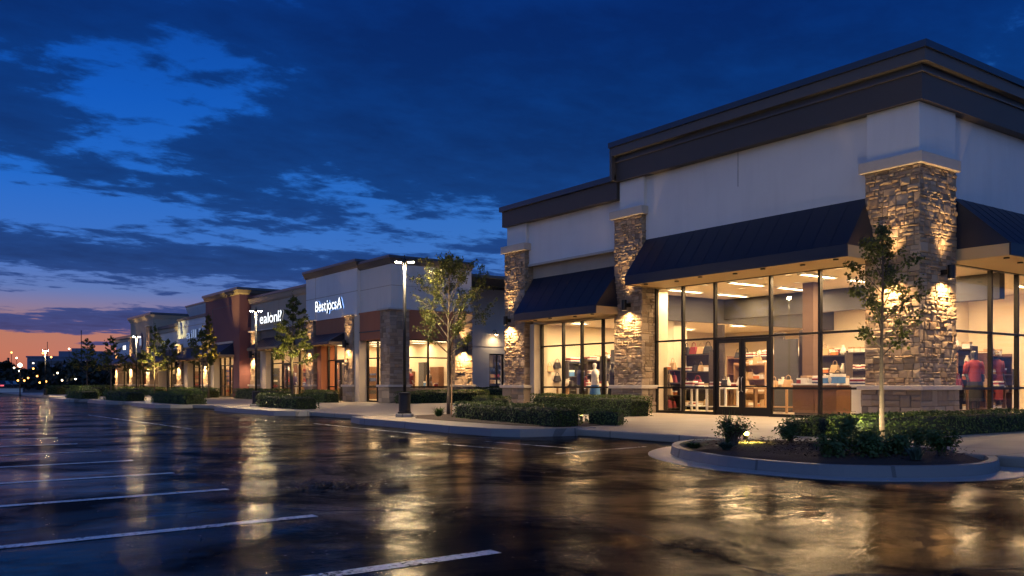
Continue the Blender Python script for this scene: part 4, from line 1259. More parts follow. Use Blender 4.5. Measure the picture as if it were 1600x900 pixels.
# -- third shop: tan with white lit letters
B3 = thing("shop_building", "tan shop with white lit letters between the white tower and the maroon tower", "shop", (24, 54, .15))
X3 = 20.8; T3 = T_front(X3)
y0, y1 = 49.3, 59.6
MB().box(X3, X3 + .4, y0, y1, 4.72, 6.6).build("wall", M["stucco_tan"], B3)
MB().box(X3 + .08, X3 + .4, y0, y1, 3.4, 4.72).build("brown_band", M["stucco_brown"], B3)
MB().box(X3 - .06, X3 + .02, y0, y1, 4.68, 4.76).build("trim_line", M["trim"], B3)
MB().sweep([(X3, y1), (X3, y0)], neg([(0, 6.5), (.1, 6.6), (.22, 6.9), (-.4, 6.9), (-.4, 6.5)])).build("cornice", M["stucco_tan"], B3)
MB().box(X3 - .26, X3 + .4, y0 + .01, y1, 6.9, 7.05).build("coping", M["coping"], B3)
MB().box(X3 + .4, 36, y0, y1, 6.7, 6.85).build("roof", M["roof"], B3)
MB().box(X3 - .006, X3 + .01, 54.4, 54.43, 4.76, 6.6).build("control_joint", M["stucco_brown"], B3)
stone_pier(B3, T3, 58.0, 59.3, -.15, .5, Z0, 4.65, "fn", seed=10, scale=1.7, capz=.1)
MB().box(X3 + .05, X3 + .5, 56.9, 57.98, Z0, 3.4).build("plain_pier", M["stucco_cream"], B3)
storefront(B3, T3, 49.5, 56.85, Z0, 3.30, .5, [50.8, 52.2, 53.6, 55.0], [2.45, .95], door=(53.6, 55.0))
awning(B3, T3, 52.0, 57.3, 51.8, 57.5, .06, -1.0, 4.15, 3.45, 3.30, .6, soffit_v=.45)
room(B3, lambda u, v, z: Vector((X3 + v, u, z)), y0 + .05, y1 - .3, .57, 6, Z0, 3.42, 2, "glowing ceiling panel inside the tan shop", RG("the tan shop"), nl=(3, 2))
wall_lamp(T3, 58.65, -.15, 3.1, "small bronze lamp on the tan shop's stone pier beside the maroon tower", 57, s=1.3, grp="bronze lamps on the tan shop")
sign_letters("ealonl?", T3, Yon(408, 20.75), Yon(442, 20.75), -.02, 5.12, .98, [M["letter_w"], M["letter_side"], M["letter_w"]], "white glowing letters on the tan shop wall", depth=.12)

# -- fourth shop: maroon tower
B4 = thing("shop_building", "dark maroon tower shop with a blue awning", "shop", (24, 63, .15))
X4 = 20.0; T4 = T_front(X4); y0, y1 = 59.62, 67.3
w = MB(); w.box(X4, X4 + .4, y0, y1, 3.9, 7.35); w.box(X4, X4 + .9, y0 + .002, 60.9, Z0, 3.9); w.box(X4 + .4, 26, y0, y0 + .4, 6.0, 7.35); w.box(X4 + .4, 20.9, y0, y0 + .4, Z0, 6.0); w.build("wall", M["stucco_mar"], B4)
MB().sweep([(X4, y1), (X4, y0), (24, y0)], neg([(0, 7.25), (.12, 7.35), (.2, 7.55), (-.4, 7.55), (-.4, 7.25)])).build("cornice", M["stucco_brown"], B4)
MB().sweep([(X4, y1 + .1), (X4, y0), (24, y0)], neg([(.26, 7.55), (.26, 7.72), (-.4, 7.74), (-.4, 7.55)])).build("coping", M["coping"], B4)
MB().box(X4 + .4, 36, y0 + .4, y1, 6.9, 7.0).build("roof", M["roof"], B4)
w = MB(); w.box(X4 - .02, X4 + .01, 65.5, 65.62, 4.6, 6.6); w.box(X4 - .006, X4 + .01, 61.2, 65.6, 6.58, 6.62); w.build("wall_panel_joint", M["bandbrown"], B4)
MB().box(X4 - .08, X4 + .02, 60.9, 66.4, 3.95, 4.1).build("trim_line", M["trim"], B4)
stone_pier(B4, T4, 66.4, 67.6, -.1, .5, Z0, 4.2, "fn", seed=12, scale=1.8, capz=.12)
storefront(B4, T4, 61.0, 65.6, Z0, 3.30, .6, [62.2, 63.4, 64.6], [2.45, .95], door=(62.2, 63.4))
MB().box(X4 + .1, X4 + .6, 65.65, 66.38, Z0, 3.9).build("plain_pier", M["stucco_cream"], B4)
awning(B4, T4, 60.95, 66.3, 60.7, 66.6, .0, -1.2, 3.95, 3.15, 3.0, .6, soffit_v=.5)
room(B4, lambda u, v, z: Vector((X4 + v, u, z)), 60.92, y1 - .1, .67, 6, Z0, 3.42, 3, "glowing ceiling panel inside the maroon shop", RG("the maroon shop"), nl=(2, 2))
wall_lamp(T4, 67.0, -.1, 2.75, "small bronze lamp on the stone pier at the far side of the maroon tower", 68, s=1.3, grp="bronze lamps on the maroon shop")
spot("pier_uplight", (X4 - .8, 66.9, .3), (.35, .1, 1), 160, (1, .62, .12), 60, .6, .08)

# -- fifth shop: pale blue white with dim letters
B5 = thing("shop_building", "pale blue white shop with dim letters given a faint glow and a dark roof tower behind", "shop", (24, 71, .15))
X5 = 20.3; T5 = T_front(X5); y0, y1 = 67.32, 76.0
MB().box(X5, X5 + .4, y0, y1, 4.1, 6.3).build("wall", M["stucco_blue"], B5)
MB().box(X5 + .12, X5 + .4, y0, y1, 3.3, 4.1).build("wall", M["stucco_cream"], B5)
MB().box(X5 - .1, X5 + .4, y0, y1, 6.3, 6.5).build("coping", M["fascia"], B5)
MB().box(X5 - .006, X5 + .01, y0, y1, 5.75, 5.79).build("control_joint", M["stucco_tan"], B5)
MB().sweep([(X5 + .9, 75.6), (X5 + .9, 69.5), (26, 69.5)], neg([(-.1, 6.3), (0, 6.6), (.35, 7.35), (.35, 7.5), (-.6, 7.5), (-.6, 6.3)])).build("roof_tower", M["stucco_blue"], B5)
MB().sweep([(X5 + .9, 75.6), (X5 + .9, 69.5), (26, 69.5)], neg([(.45, 7.5), (.45, 7.62), (-.6, 7.62), (-.6, 7.5)])).build("coping", M["coping"], B5)
MB().box(X5 + .4, 36, y0, y1, 6.0, 6.2).build("roof", M["roof"], B5)
stone_pier(B5, T5, 74.5, 75.8, -.15, .5, Z0, 4.3, "fn", seed=14, scale=1.8, capz=.12)
MB().box(X5 + .05, X5 + .5, 73.3, 74.48, Z0, 3.3).build("plain_pier", M["stucco_cream"], B5)
storefront(B5, T5, 67.8, 73.25, Z0, 3.25, .55, [69.1, 70.4, 71.8], [2.45, .95], door=(69.1, 70.4))
awning(B5, T5, 67.7, 74.0, 67.5, 74.4, .1, -1.1, 4.0, 3.1, 2.95, .6, soffit_v=.5)
room(B5, lambda u, v, z: Vector((X5 + v, u, z)), y0 + .05, y1 - .1, .62, 6, Z0, 3.35, 3, "glowing ceiling panel inside the pale blue shop", RG("the pale blue shop"), nl=(2, 2))
wall_lamp(T5, 75.15, -.15, 2.75, "small bronze lamp on the pale blue shop's stone pier", 68, s=1.3, grp="bronze lamps on the pale blue shop")
sign_letters("aill.l", T5, Yon(293, 20.25), Yon(315, 20.25), -.02, 4.75, .95, [M["letter_dim"], M["letter_side"], M["letter_dim"]], "dim bluish letters on the pale blue shop wall", depth=.12)

# -- sixth shop: low grey
B6 = thing("shop_building", "low grey shop with a dark awning between the pale blue shop and the tan tower", "shop", (24, 79, .15))
X6 = 20.5; T6 = T_front(X6); y0, y1 = 76.02, 82.5
MB().box(X6, X6 + .4, y0, y1, 3.3, 5.6).build("wall", M["stucco_b"], B6)
MB().box(X6 - .1, X6 + .4, y0, y1, 5.6, 5.95).build("cornice", M["stucco_tan"], B6)
MB().box(X6 - .22, X6 + .4, y0, y1, 5.95, 6.2).build("coping", M["fascia"], B6)
MB().box(X6 + .4, 36, y0, y1, 5.6, 5.8).build("roof", M["roof"], B6)
storefront(B6, T6, 76.4, 82.0, Z0, 3.2, .5, [77.8, 79.2, 80.6], [2.45, .95], door=(77.8, 79.2))
awning(B6, T6, 76.4, 82.2, 76.2, 82.2, .0, -1.1, 4.1, 3.1, 2.95, .6, soffit_v=.5)
room(B6, lambda u, v, z: Vector((X6 + v, u, z)), y0 + .05, y1 - .1, .57, 6, Z0, 3.3, 3, "glowing ceiling panel inside the low grey shop", RG("the low grey shop"), nl=(2, 2))
wall_lamp(T6, 79.2, 0, 2.85, "small bronze lamp under the low grey shop's awning", 51, s=1.3, up=False, grp="bronze lamps on the low grey shop")

# -- seventh shop: tan tower with the oval plaque
B7 = thing("shop_building", "tan tower shop with a glowing cornice and a dark oval plaque", "shop", (24, 87, .15))
X7 = 19.9; T7 = T_front(X7); y0, y1 = 82.52, 91.2
w = MB(); w.box(X7, X7 + .4, y0, y1, 3.4, 7.1); w.box(X7 + .4, 23.5, y0, y0 + .4, 3.4, 7.1); w.build("wall", M["stucco_tan"], B7)
MB().sweep([(X7, y1), (X7, y0), (23.5, y0)], neg([(0, 6.95), (.12, 7.1), (.25, 7.3), (-.4, 7.3), (-.4, 6.95)])).build("cornice", M["stucco_cream"], B7)
MB().sweep([(X7, y1), (X7, y0), (23.5, y0)], neg([(.32, 7.3), (.32, 7.5), (-.4, 7.5), (-.4, 7.3)])).build("coping", M["coping"], B7)
MB().box(X7 + .4, 36, y0 + .4, y1, 6.7, 6.85).build("roof", M["roof"], B7)
stone_pier(B7, T7, 83.0, 84.2, -.2, .5, Z0, 6.3, "fn", seed=15, scale=2., capz=.1)
stone_pier(B7, T7, 89.6, 90.8, -.2, .5, Z0, 5.6, "fn", seed=16, scale=2., capz=.1)
storefront(B7, T7, 84.4, 89.5, Z0, 3.2, .5, [85.6, 86.9, 88.2], [2.45, .95], door=(85.6, 86.9))
awning(B7, T7, 84.3, 89.6, 84.2, 89.7, .0, -1.1, 4.1, 3.1, 2.95, .6, soffit_v=.5)
room(B7, lambda u, v, z: Vector((X7 + v, u, z)), y0 + .5, y1 - .1, .57, 6, Z0, 3.35, 3, "glowing ceiling panel inside the tan tower shop", RG("the tan tower shop"), nl=(2, 2))
pl = thing("wall_plaque", "dark oval plaque with pale strokes on the tan tower", "plaque", (X7, 86.9, 5.2))
P = [(86.9 + .75 * math.cos(a * PI / 12), 5.1 + .75 * math.sin(a * PI / 12)) for a in range(24)]
mb = MB(); mb.add([(X7 - .08, p, q) for p, q in P] + [(X7 + .01, p, q) for p, q in P], [tuple(range(24)), tuple(range(24, 48))] + [(i, (i + 1) % 24, 24 + (i + 1) % 24, 24 + i) for i in range(24)]); mb.build("plaque_disc", M["letter_side"], pl)
mb = MB()
for k in range(3): mb.box(X7 - .10, X7 - .082, 86.6 + .25 * k, 86.68 + .25 * k, 4.7, 5.5 - .15 * abs(k - 1))
mb.build("plaque_mark", M["letter_dim"], pl)
wall_lamp(T7, 83.6, -.2, 2.9, "small bronze lamp on the near stone pier of the tan tower", 102, s=1.4, grp="bronze lamps on the tan tower shop")
wall_lamp(T7, 90.2, -.2, 2.9, "small bronze lamp on the far stone pier of the tan tower", 102, s=1.4, grp="bronze lamps on the tan tower shop")
spot("cornice_uplight", (X7 - .7, 87, 4.2), (.15, 0, 1), 60, (1, .6, .2), 120, .8, .1)

# -- eighth shop: grey end block
B8 = thing("shop_building", "grey end shop at the far end of the row with two small lit panes", "shop", (24, 95, .15))
X8 = 20.3; T8 = T_front(X8); y0, y1 = 91.22, 99.6
MB().box(X8, X8 + .4, y0, y1, 3.3, 5.4).build("wall", M["stucco_blue"], B8)
MB().box(X8 - .1, X8 + .4, y0, y1 + .1, 5.4, 5.7).build("cornice", M["stucco_tan"], B8)
MB().box(X8 - .25, X8 + .4, y0, y1 + .2, 5.7, 5.95).build("coping", M["coping"], B8)
MB().box(X8 + .9, 25, y0 + .4, 94.5, 5.95, 6.5).build("roof_box", M["coping"], B8)
MB().box(X8 + .4, 36, y0, y1, 5.6, 5.75).build("roof", M["roof"], B8)
stone_pier(B8, T8, 98.4, 99.5, -.1, .5, Z0, 4.2, "fn", seed=18, scale=2., capz=.1)
storefront(B8, T8, 91.8, 98.2, Z0, 3.2, .5, [93.4, 95.0, 96.6], [2.45, .95], door=(93.4, 95.0))
awning(B8, T8, 93.4, 98.0, 93.4, 98.2, .0, -1.0, 4.0, 3.2, 3.05, .6, soffit_v=.5)
room(B8, lambda u, v, z: Vector((X8 + v, u, z)), y0 + .05, y1 - .1, .57, 6, Z0, 3.35, 3, "glowing ceiling panel inside the grey end shop", RG("the grey end shop"), nl=(2, 2))
for k, y in enumerate((95.2, 95.9)):
    MB().box(X8 - .02, X8 + .01, y, y + .4, 4.6, 5.0).build("lit_pane", M["lightbox"], B8)
wall_lamp(T8, 98.95, -.1, 2.9, "small bronze lamp on the last stone pier of the row", 102, s=1.4, grp="bronze lamps on the grey end shop")

# a few displays in the further shops' windows
disp = [(21.9, 41.0), (21.8, 45.6), (22.4, 47.0), (22.6, 40.4), (23.4, 39.9), (22.0, 50.6), (22.2, 52.8), (22.4, 55.6), (21.6, 61.8), (21.4, 64.2), (21.6, 68.6), (21.8, 71.2), (22.0, 77.4), (21.4, 85.2)]
whr = ["in the narrow window of the blue signed shop", "inside the doors of the blue signed shop", "left inside the blue signed shop", "behind the blue signed shop's corner pier", "in the camera-side window of the blue signed shop",
       "in the tan shop's nearest window", "in the tan shop's window behind the conical tree", "by the tan shop's door", "in the maroon shop's near window", "in the maroon shop's far window", "inside the pale blue shop's door", "in the pale blue shop's far window", "inside the low grey shop", "inside the tan tower shop"]
cl = [C_RED, C_BLK, C_NAVY, C_DRED, C_TAN, C_BLK, C_RED, C_NAVY, C_RED, C_WHT, C_BLK, C_NAVY, C_BLK, C_NAVY]
cn = ["red", "black", "navy", "dark red", "tan", "black", "red", "navy", "red", "white", "black", "navy", "black", "navy"]
for (x, y), wh, m, nm in zip(disp, whr, cl, cn):
    mannequin((x, y, .165), R(.9, 1.7), "dummy_white" if nm not in ("white",) else "skin_dummy", m, m if random.random() < .5 else None, f"mannequin in a {nm} top {wh}", R(.95, 1.05))
for (x, y, lab) in [(22.9, 41.8, "oak shop table behind the blue signed shop's narrow window"), (24.0, 40.6, "oak shop table in the camera-side window of the blue signed shop"), (22.5, 46.5, "oak shop table inside the blue signed shop's doors"), (22.6, 54.0, "oak shop table inside the tan shop"), (22.2, 63.0, "oak shop table inside the maroon shop"), (22.2, 70.0, "oak shop table inside the pale blue shop")]:
    c = display_table(x, y, .8, 1.3, .8, "woodl", lab)
    for k in range(4):
        fn, label, cat, grp, pr = G[("redbox", "whitebox", "bluebox", "tanbag")[k]]
        t = put(("redbox", "whitebox", "bluebox", "tanbag")[k], (x + R(-.2, .2), y - .45 + .3 * k, c[2] + .002))
        t["label"] = label.replace("on display in the corner shop", "in a shop further along the row"); t["group"] = grp + " further along the row"


# ------------------------------------------------------------------ planting
def hedge(p0, p1, w_, h, label, z=.15, dens=620, mat="leaf_hedge", ls=.062, name="hedge", grp=None):
    a, b = Vector(p0), Vector(p1); L = (b - a).length; d = (b - a) / L; n_ = Vector((-d.y, d.x))
    t = thing(name, label, "hedge", (*((a + b) / 2), z), grp)
    sd = R(0, 50)

    def S(u, v, k):   # wavy clipped box surface
        wob = 1 + .10 * mnoise.noise(Vector((u * 1.7, v * 3 + sd, k * 3))) + .05 * mnoise.noise(Vector((u * 6, v * 6 + sd, k * 6)))
        return u, v * wob, k * wob
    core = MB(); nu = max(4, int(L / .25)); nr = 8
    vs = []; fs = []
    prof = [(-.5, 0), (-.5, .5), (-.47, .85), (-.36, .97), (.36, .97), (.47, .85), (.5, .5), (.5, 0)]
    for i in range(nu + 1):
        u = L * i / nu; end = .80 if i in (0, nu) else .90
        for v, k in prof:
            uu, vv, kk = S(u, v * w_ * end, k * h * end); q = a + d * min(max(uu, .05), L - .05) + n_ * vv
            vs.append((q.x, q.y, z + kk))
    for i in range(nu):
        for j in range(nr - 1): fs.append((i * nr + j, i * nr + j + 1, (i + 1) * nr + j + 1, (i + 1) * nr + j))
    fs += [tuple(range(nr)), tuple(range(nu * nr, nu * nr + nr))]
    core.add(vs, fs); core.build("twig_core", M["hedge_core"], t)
    lf = MB()
    per = w_ + 2 * h
    n = int(L * per * dens)
    for _ in range(n):
        r = R(0, per); u = R(-.02, L + .02)
        if r < h: v, k, no = -w_ / 2, r, (-1, .25)
        elif r < h + w_: v, k, no = r - h - w_ / 2, h, (0, 1)
        else: v, k, no = w_ / 2, per - r, (1, .25)
        if random.random() < .10: u = random.choice((0, L)); v = R(-w_ / 2, w_ / 2); k = R(0, h)
        uu, vv, kk = S(u, v, k)
        q = a + d * uu + n_ * vv
        pos = Vector((q.x, q.y, z + max(.0, kk))) + Vector((R(-1, 1), R(-1, 1), R(-1, 1))) * .03
        nn = Vector((n_.x * no[0], n_.y * no[0], no[1])) + Vector((R(-1, 1), R(-1, 1), R(-.6, 1))) * .9
        lf.leaf(pos, nn, ls * R(.7, 1.3))
    lf.build("foliage", M[mat], t, fix=False)
    return t


def shrub(loc, rx, h, label, n=900, ls=.06, mat="leaf_shrub", stems=9, loose=.35, cat="shrub", name="shrub"):
    loc = Vector(loc)
    t = thing(name, label, cat, loc)
    st = MB(); tips = []
    for k in range(stems):
        a = R(0, 2 * PI); rr = rx * R(.25, .85); zz = h * R(.55, .98) * (1 - .35 * (rr / rx) ** 2)
        tip = loc + Vector((math.cos(a) * rr, math.sin(a) * rr, zz)); mid = loc + Vector((math.cos(a) * rr * .35, math.sin(a) * rr * .35, zz * .55))
        st.tube([loc + Vector((R(-.04, .04), R(-.04, .04), -.03)), mid, tip], [.012, .008, .004], 5); tips.append((mid, tip))
    st.build("stems", M["bark"], t)
    lf = MB()
    for _ in range(n):
        m_, tp = random.choice(tips); f = R(.1, 1.15)
        c = m_.lerp(tp, f); o_ = Vector((R(-1, 1), R(-1, 1), R(-1, 1))); o_ = o_ * (loose * rx / max(.3, o_.length))* R(.2, 1)
        p = c + o_
        p.z = max(p.z, loc.z + .02)
        lf.leaf(p, (p - loc) + Vector((R(-1, 1), R(-1, 1), R(0, 1))) * rx, ls * R(.7, 1.35))
    lf.build("foliage", M[mat], t, fix=False)
    return t


def blades(loc, r, h, label, n=120, mat="leaf_shrub", w_=.018, name="grass_clump", cat="plant"):
    loc = Vector(loc); t = thing(name, label, cat, loc); mb = MB()
    for k in range(n):
        a = R(0, 2 * PI); rr = r * R(.2, 1); hh = h * R(.55, 1.05)
        p0 = loc + Vector((math.cos(a), math.sin(a), 0)) * R(0, .06); p2 = loc + Vector((math.cos(a) * rr, math.sin(a) * rr, hh * (1 - .25 * rr / r))); p1 = p0.lerp(p2, .5) + Vector((0, 0, hh * .18))
        s = Vector((-math.sin(a), math.cos(a), 0)) * w_
        mb.add([p0 - s, p0 + s, p1 + s, p1 - s, p2 + s * .15, p2 - s * .15], [(0, 1, 2, 3), (3, 2, 4, 5)])
    mb.build("blades", M[mat], t, fix=False)
    return t


def tree(loc, H, cr, cb, nleaf, label, mat="leaf_tree", ls=.085, shape="ovate", seed=1, grp=None, nl=16, trunk_r=.045, lean=(0, 0), stake=False, name="street_tree"):
    """young tree: trunk, limbs that fork into twigs, leaves on the twigs. cb: height where the crown starts, cr: crown radius"""
    rnd = random.Random(seed); U = rnd.uniform
    loc = Vector(loc); t = thing(name, label, "tree", loc, grp)
    tr = MB(); pts = []
    for k in range(9):
        f = k / 8; pts.append(loc + Vector((lean[0] * f + .035 * math.sin(f * 7 + seed) * f, lean[1] * f + .03 * math.cos(f * 6 + seed) * f, H * .97 * f - .05 * (k == 0))))
    tr.tube(pts, [trunk_r * (1.25 if k == 0 else 1) * (1 - .9 * k / 8) + .004 for k in range(9)], 8)
    trunk = tr.build("trunk", M["bark"], t, smooth=True)

    def at(f):
        x = f * 8; i = min(7, int(x)); return pts[i].lerp(pts[i + 1], x - i)

    def rad(f):
        if shape == "cone": return cr * (1 - f) ** .8 * 1.08 + .06
        return cr * (math.sin(PI * min(1, (.16 + .84 * f)) ** .82) * .98 + .10)
    br = MB(); tw = []
    for k in range(nl):
        f = (k + U(.2, .8)) / nl; hz = cb / H + (1 - cb / H) * f * .96
        p = at(hz); a = k * 2.399 + U(-.5, .5); L = rad(f) * U(.75, 1.12)
        up = (.75 + .5 * f) if shape != "cone" else .35 + .3 * f
        d = Vector((math.cos(a), math.sin(a), up)).normalized()
        e = p + d * L * 1.15
        m1 = p.lerp(e, .5) + Vector((0, 0, .06 * L))
        r0 = trunk_r * .42 * (1 - .6 * f)
        br.tube([p, m1, e], [r0, r0 * .6, .004], 5)
        tw.append((m1, e))
        for j in range(5):
            s = U(.25, .95); q = p.lerp(e, s) if s > .5 else p.lerp(m1, s * 2)
            d2 = (d + Vector((U(-1, 1), U(-1, 1), U(-.5, .8))) * .85).normalized(); e2 = q + d2 * L * U(.25, .5)
            br.tube([q, q.lerp(e2, .5) + Vector((0, 0, .02)), e2], [r0 * .4, r0 * .28, .003], 4); tw.append((q, e2))
            for i in range(2):
                s2 = U(.4, 1.); q2 = q.lerp(e2, s2); d3 = (d2 + Vector((U(-1, 1), U(-1, 1), U(-.6, .8)))).normalized()
                tw.append((q2, q2 + d3 * L * U(.12, .28)))
    tw.append((at(.92), at(1.) + Vector((0, 0, .08))))
    br.build("branches", M["bark"], trunk)
    lf = MB(); zmin = loc.z + cb - .15
    wts = [(b - a).length + .08 for a, b in tw]
    for (a, b) in rnd.choices(tw, wts, k=nleaf):
        f = U(.25, 1.1); p = a.lerp(b, f) + Vector((U(-1, 1), U(-1, 1), U(-1, .6))) * (.05 + .035 * cr)
        if p.z < zmin: continue
        lf.leaf(p, Vector((U(-1, 1), U(-1, 1), U(-.2, 1.2))), ls * U(.65, 1.3), .62)
    lf.build("crown", M[mat], t, fix=False)
    if stake:
        MB().tube([loc + Vector((.09, -.03, -.1)), loc + Vector((.09, -.03, H * .25))], .022, 6).build("stake", M["woodl"], t)
    return t


# island with the corner tree
hx = lambda px, y: Xon(px, y)
tree((13.3, 8.1, .2), 3.62, .60, 1.35, 2900, "young leafy tree in front of the lit corner pier", mat="leaf_tree", ls=.062, seed=4, nl=19, trunk_r=.036)
hedge((13.3, 8.75), (19.5, 8.6), .7, .40, "long clipped hedge at the foot of the corner pier", z=.15, dens=560, ls=.055)
hedge((13.6, 9.9), (19.0, 10.2), .55, .34, "low hedge behind the long corner hedge against the pier base", z=.15, dens=420, ls=.055)
shrub((10.30, 8.65, .2), .36, .44, "twiggy open shrub left of the glowing ground light", 1100, .042, stems=30, loose=.22)
blades((10.25, 8.72, .2), .16, .62, "tuft of upright grass growing through the twiggy shrub", 26, w_=.007)
shrub((11.15, 8.25, .2), .25, .42, "rounded dark shrub right of the glowing ground light", 900, .05, loose=.45)
shrub((12.15, 8.05, .2), .36, .42, "rounded shrub behind the island's front planting", 1300, .05, loose=.45)
shrub((9.85, 6.75, .17), .30, .26, "low spreading green shrub at the front of the island", 1000, .05, loose=.5)
shrub((10.15, 6.45, .17), .34, .28, "low spreading green shrub in the middle of the island", 1100, .05, loose=.5)
shrub((10.65, 6.35, .17), .30, .28, "low green shrub beside the tree trunk's foot", 1000, .05, loose=.5)
shrub((11.15, 5.95, .17), .27, .34, "dense rounded shrub at the near end of the island", 1200, .045, loose=.5)
blades((10.35, 5.85, .17), .20, .20, "pale spiky grass clump at the island's front edge", 90, "leaf_pale", .010)
blades((9.78, 8.35, .17), .22, .13, "pale silvery ground plant at the island's tip", 110, "leaf_pale", .013)
blades((9.55, 8.75, .17), .30, .10, "flat green ground plant at the far tip of the island", 150, "leaf_shrub", .013)
shrub((11.6, 7.3, .18), .26, .24, "small green shrub between the tree and the ground light", 700, .045, loose=.5)
shrub((12.4, 7.0, .18), .30, .28, "small green shrub near the walkway side of the island", 800, .045, loose=.5)
up = thing("ground_light", "small glowing ground spotlight among the island plants", "ground light", (10.95, 8.95, .2))
MB().tube([(10.95, 8.95, .12), (10.95, 8.95, .27)], .014, 8).build("stake", M["sconce"], up)
MB().tube([(10.99, 8.99, .25), (10.93, 8.93, .33)], [.03, .045], 12).build("housing", M["sconce"], up)
MB().tube([(10.934, 8.934, .328), (10.925, 8.925, .34)], [.04, .036], 12).build("bulb", M["uplight"], up)
spot("ground_light_beam", (10.92, 8.92, .36), (.1, .5, .5), 60, (1, .74, .12), 150, .8, .03, up)
spot("ground_light_pool", (10.92, 8.88, .36), (-.1, -.35, -1), 130, (1, .80, .12), 128, .9, .03, up)

for (x, y, lab, dx, dy) in ((12.75, 8.35, "small ground spotlight hidden behind the rounded island shrub", .5, .1), (13.0, 7.0, "small ground spotlight near the walkway side of the island", .3, .5), (15.2, 9.35, "small ground spotlight between the two corner hedges", .6, .1)):
    g_ = thing("ground_light", lab, "ground light", (x, y, .2))
    MB().tube([(x, y, .12), (x, y, .26)], .014, 8).build("stake", M["sconce"], g_)
    MB().tube([(x, y, .25), (x + dx * .1, y + dy * .1, .32)], [.03, .045], 12).build("housing", M["sconce"], g_)
    MB().tube([(x + dx * .1, y + dy * .1, .318), (x + dx * .11, y + dy * .11, .33)], [.04, .036], 12).build("bulb", M["uplight"], g_)
    spot("ground_light_beam", (x + dx * .13, y + dy * .13, .35), (dx, dy, .45), 150, (1, .80, .45), 165, .8, .03, g_)

# loose bark chips, one mass
ch = MB()
for _ in range(2600):
    i = random.randrange(len(inn)); a, b = Vector(inn[i]), Vector(inn[(i + 1) % len(inn)])
    q = a.lerp(b, random.random()); q = q.lerp(Vector((11., 7.6)), R(.03, .9) ** .8)
    tt = 1 - (q - Vector((11, 7.6))).length / 2.6
    ch.leaf(Vector((q.x, q.y, .185 + .05 * max(0, tt) + R(0, .02))), Vector((R(-.6, .6), R(-.6, .6), 1)), R(.02, .06), .4)
M["chips"] = leaf_mat("bark_chip_mix", (.02, .010, .006), (.12, .075, .05), 0)
tag(ch.build("bark_chips", M["chips"], fix=False), kind="stuff")

# island in front of the wing
hedge((12.30, 14.95), (12.75, 19.8), .75, .44, "long clipped box hedge along the kerbed island by the lamp post", z=.17)
hedge((13.9, 14.9), (13.5, 15.6), .55, .34, "short rounded hedge beside the bright ground light", z=.17)
hedge((18.15, 18.7), (18.75, 24.3), .8, .58, "clipped hedge under the shop wing's window", z=.15)
hedge((17.8, 25.3), (18.6, 27.8), .7, .48, "short hedge at the foot of the wing's end pier", z=.15)
tree((14.0, 22.7, .17), 4.95, 1.25, 1.75, 7000, "tall airy street tree right of the nearest lamp post", mat="leaf_tree", ls=.070, seed=9, nl=30, trunk_r=.05, stake=True)
blades((12.75, 21.2, .17), .30, .34, "spiky plant between the lamp post and the staked tree", 70, w_=.016)
shrub((13.3, 20.9, .17), .26, .24, "small shrub at the foot of the staked tree", 500, .05)
shrub((13.1, 20.2, .17), .22, .16, "low ground plant at the end of the kerbed island's hedge", 350, .05)
u2 = thing("ground_light", "small ground spotlight at the end of the clipped hedge by the wing", "ground light", (13.5, 15.9, .2))
MB().tube([(13.5, 15.9, .14), (13.5, 15.9, .26)], .014, 8).build("stake", M["sconce"], u2)
MB().tube([(13.5, 15.9, .24), (13.56, 15.98, .32)], [.03, .045], 12).build("housing", M["sconce"], u2)
MB().tube([(13.56, 15.98, .32), (13.57, 15.99, .335)], [.04, .036], 12).build("bulb", M["uplight"], u2)
spot("ground_light_beam", (13.55, 15.95, .36), (.2, .4, .5), 70, (1, .74, .22), 150, .8, .03, u2)

# hedges further along
hedge((21.6, 37.7), (25.6, 37.9), .8, .62, "clipped hedge under the blue signed shop's camera-side window", dens=420, ls=.075)
hedge((20.3, 37.5), (21.5, 37.6), .8, .55, "short hedge hugging the blue signed shop's corner pier", dens=420, ls=.075)
hedge((25.9, 40.2), (32, 41.5), .9, .75, "bushy hedge along the grey service wing", dens=360, ls=.08)
hedge((13.0, 31.2), (13.0, 35.2), 1.0, .52, "clipped hedge at the foot of the conical tree", dens=420, ls=.075)
hedge((18.7, 41.5), (19.2, 46), .8, .6, "hedge in front of the blue signed shop's entrance pier", dens=300, ls=.08)
hedge((18.8, 48), (19.4, 57.5), .9, .62, "long hedge under the tan shop's windows", dens=260, ls=.085)
hedge((11.8, 41.2), (11.8, 47.2), 1.0, .56, "clipped hedge on the island past the second lamp post", dens=320, ls=.085)
hedge((11.4, 51), (11.4, 56.6), 1.1, .56, "clipped hedge on the third island along the row", dens=260, ls=.09)
hedge((10.8, 60.4), (10.9, 66.5), 1.1, .56, "clipped hedge on the far island along the row", dens=220, ls=.10)
hedge((18.6, 61), (18.9, 72), 1., .65, "long hedge under the maroon and pale blue shops", dens=180, ls=.10)
hedge((18.6, 75), (18.9, 90), 1., .65, "long hedge under the low grey shop and the tan tower", dens=140, ls=.11)
hedge((13.5, 72), (14, 84), 1.2, .75, "long hedge before the two far street trees", dens=140, ls=.12)
hedge((12.5, 88), (19, 96), 1.2, .8, "hedge beyond the far street trees by the end shop", dens=140, ls=.12)
tree((Xon(457, 33.), 33., .17), 4.55, .78, 1.65, 4300, "dense conical tree in front of the white lit letters", ls=.085, shape="cone", seed=21, nl=30, trunk_r=.05)
spot("tree_uplight", (12.75, 31.9, .75), (.22, .33, 1), 900, (1, .78, .3), 80, .7, .06)
tree((16.6, 56.5, .15), 4.4, 1.0, 1.6, 1500, "small tree before the maroon shop's awning", ls=.14, seed=23, nl=18, trunk_r=.05)
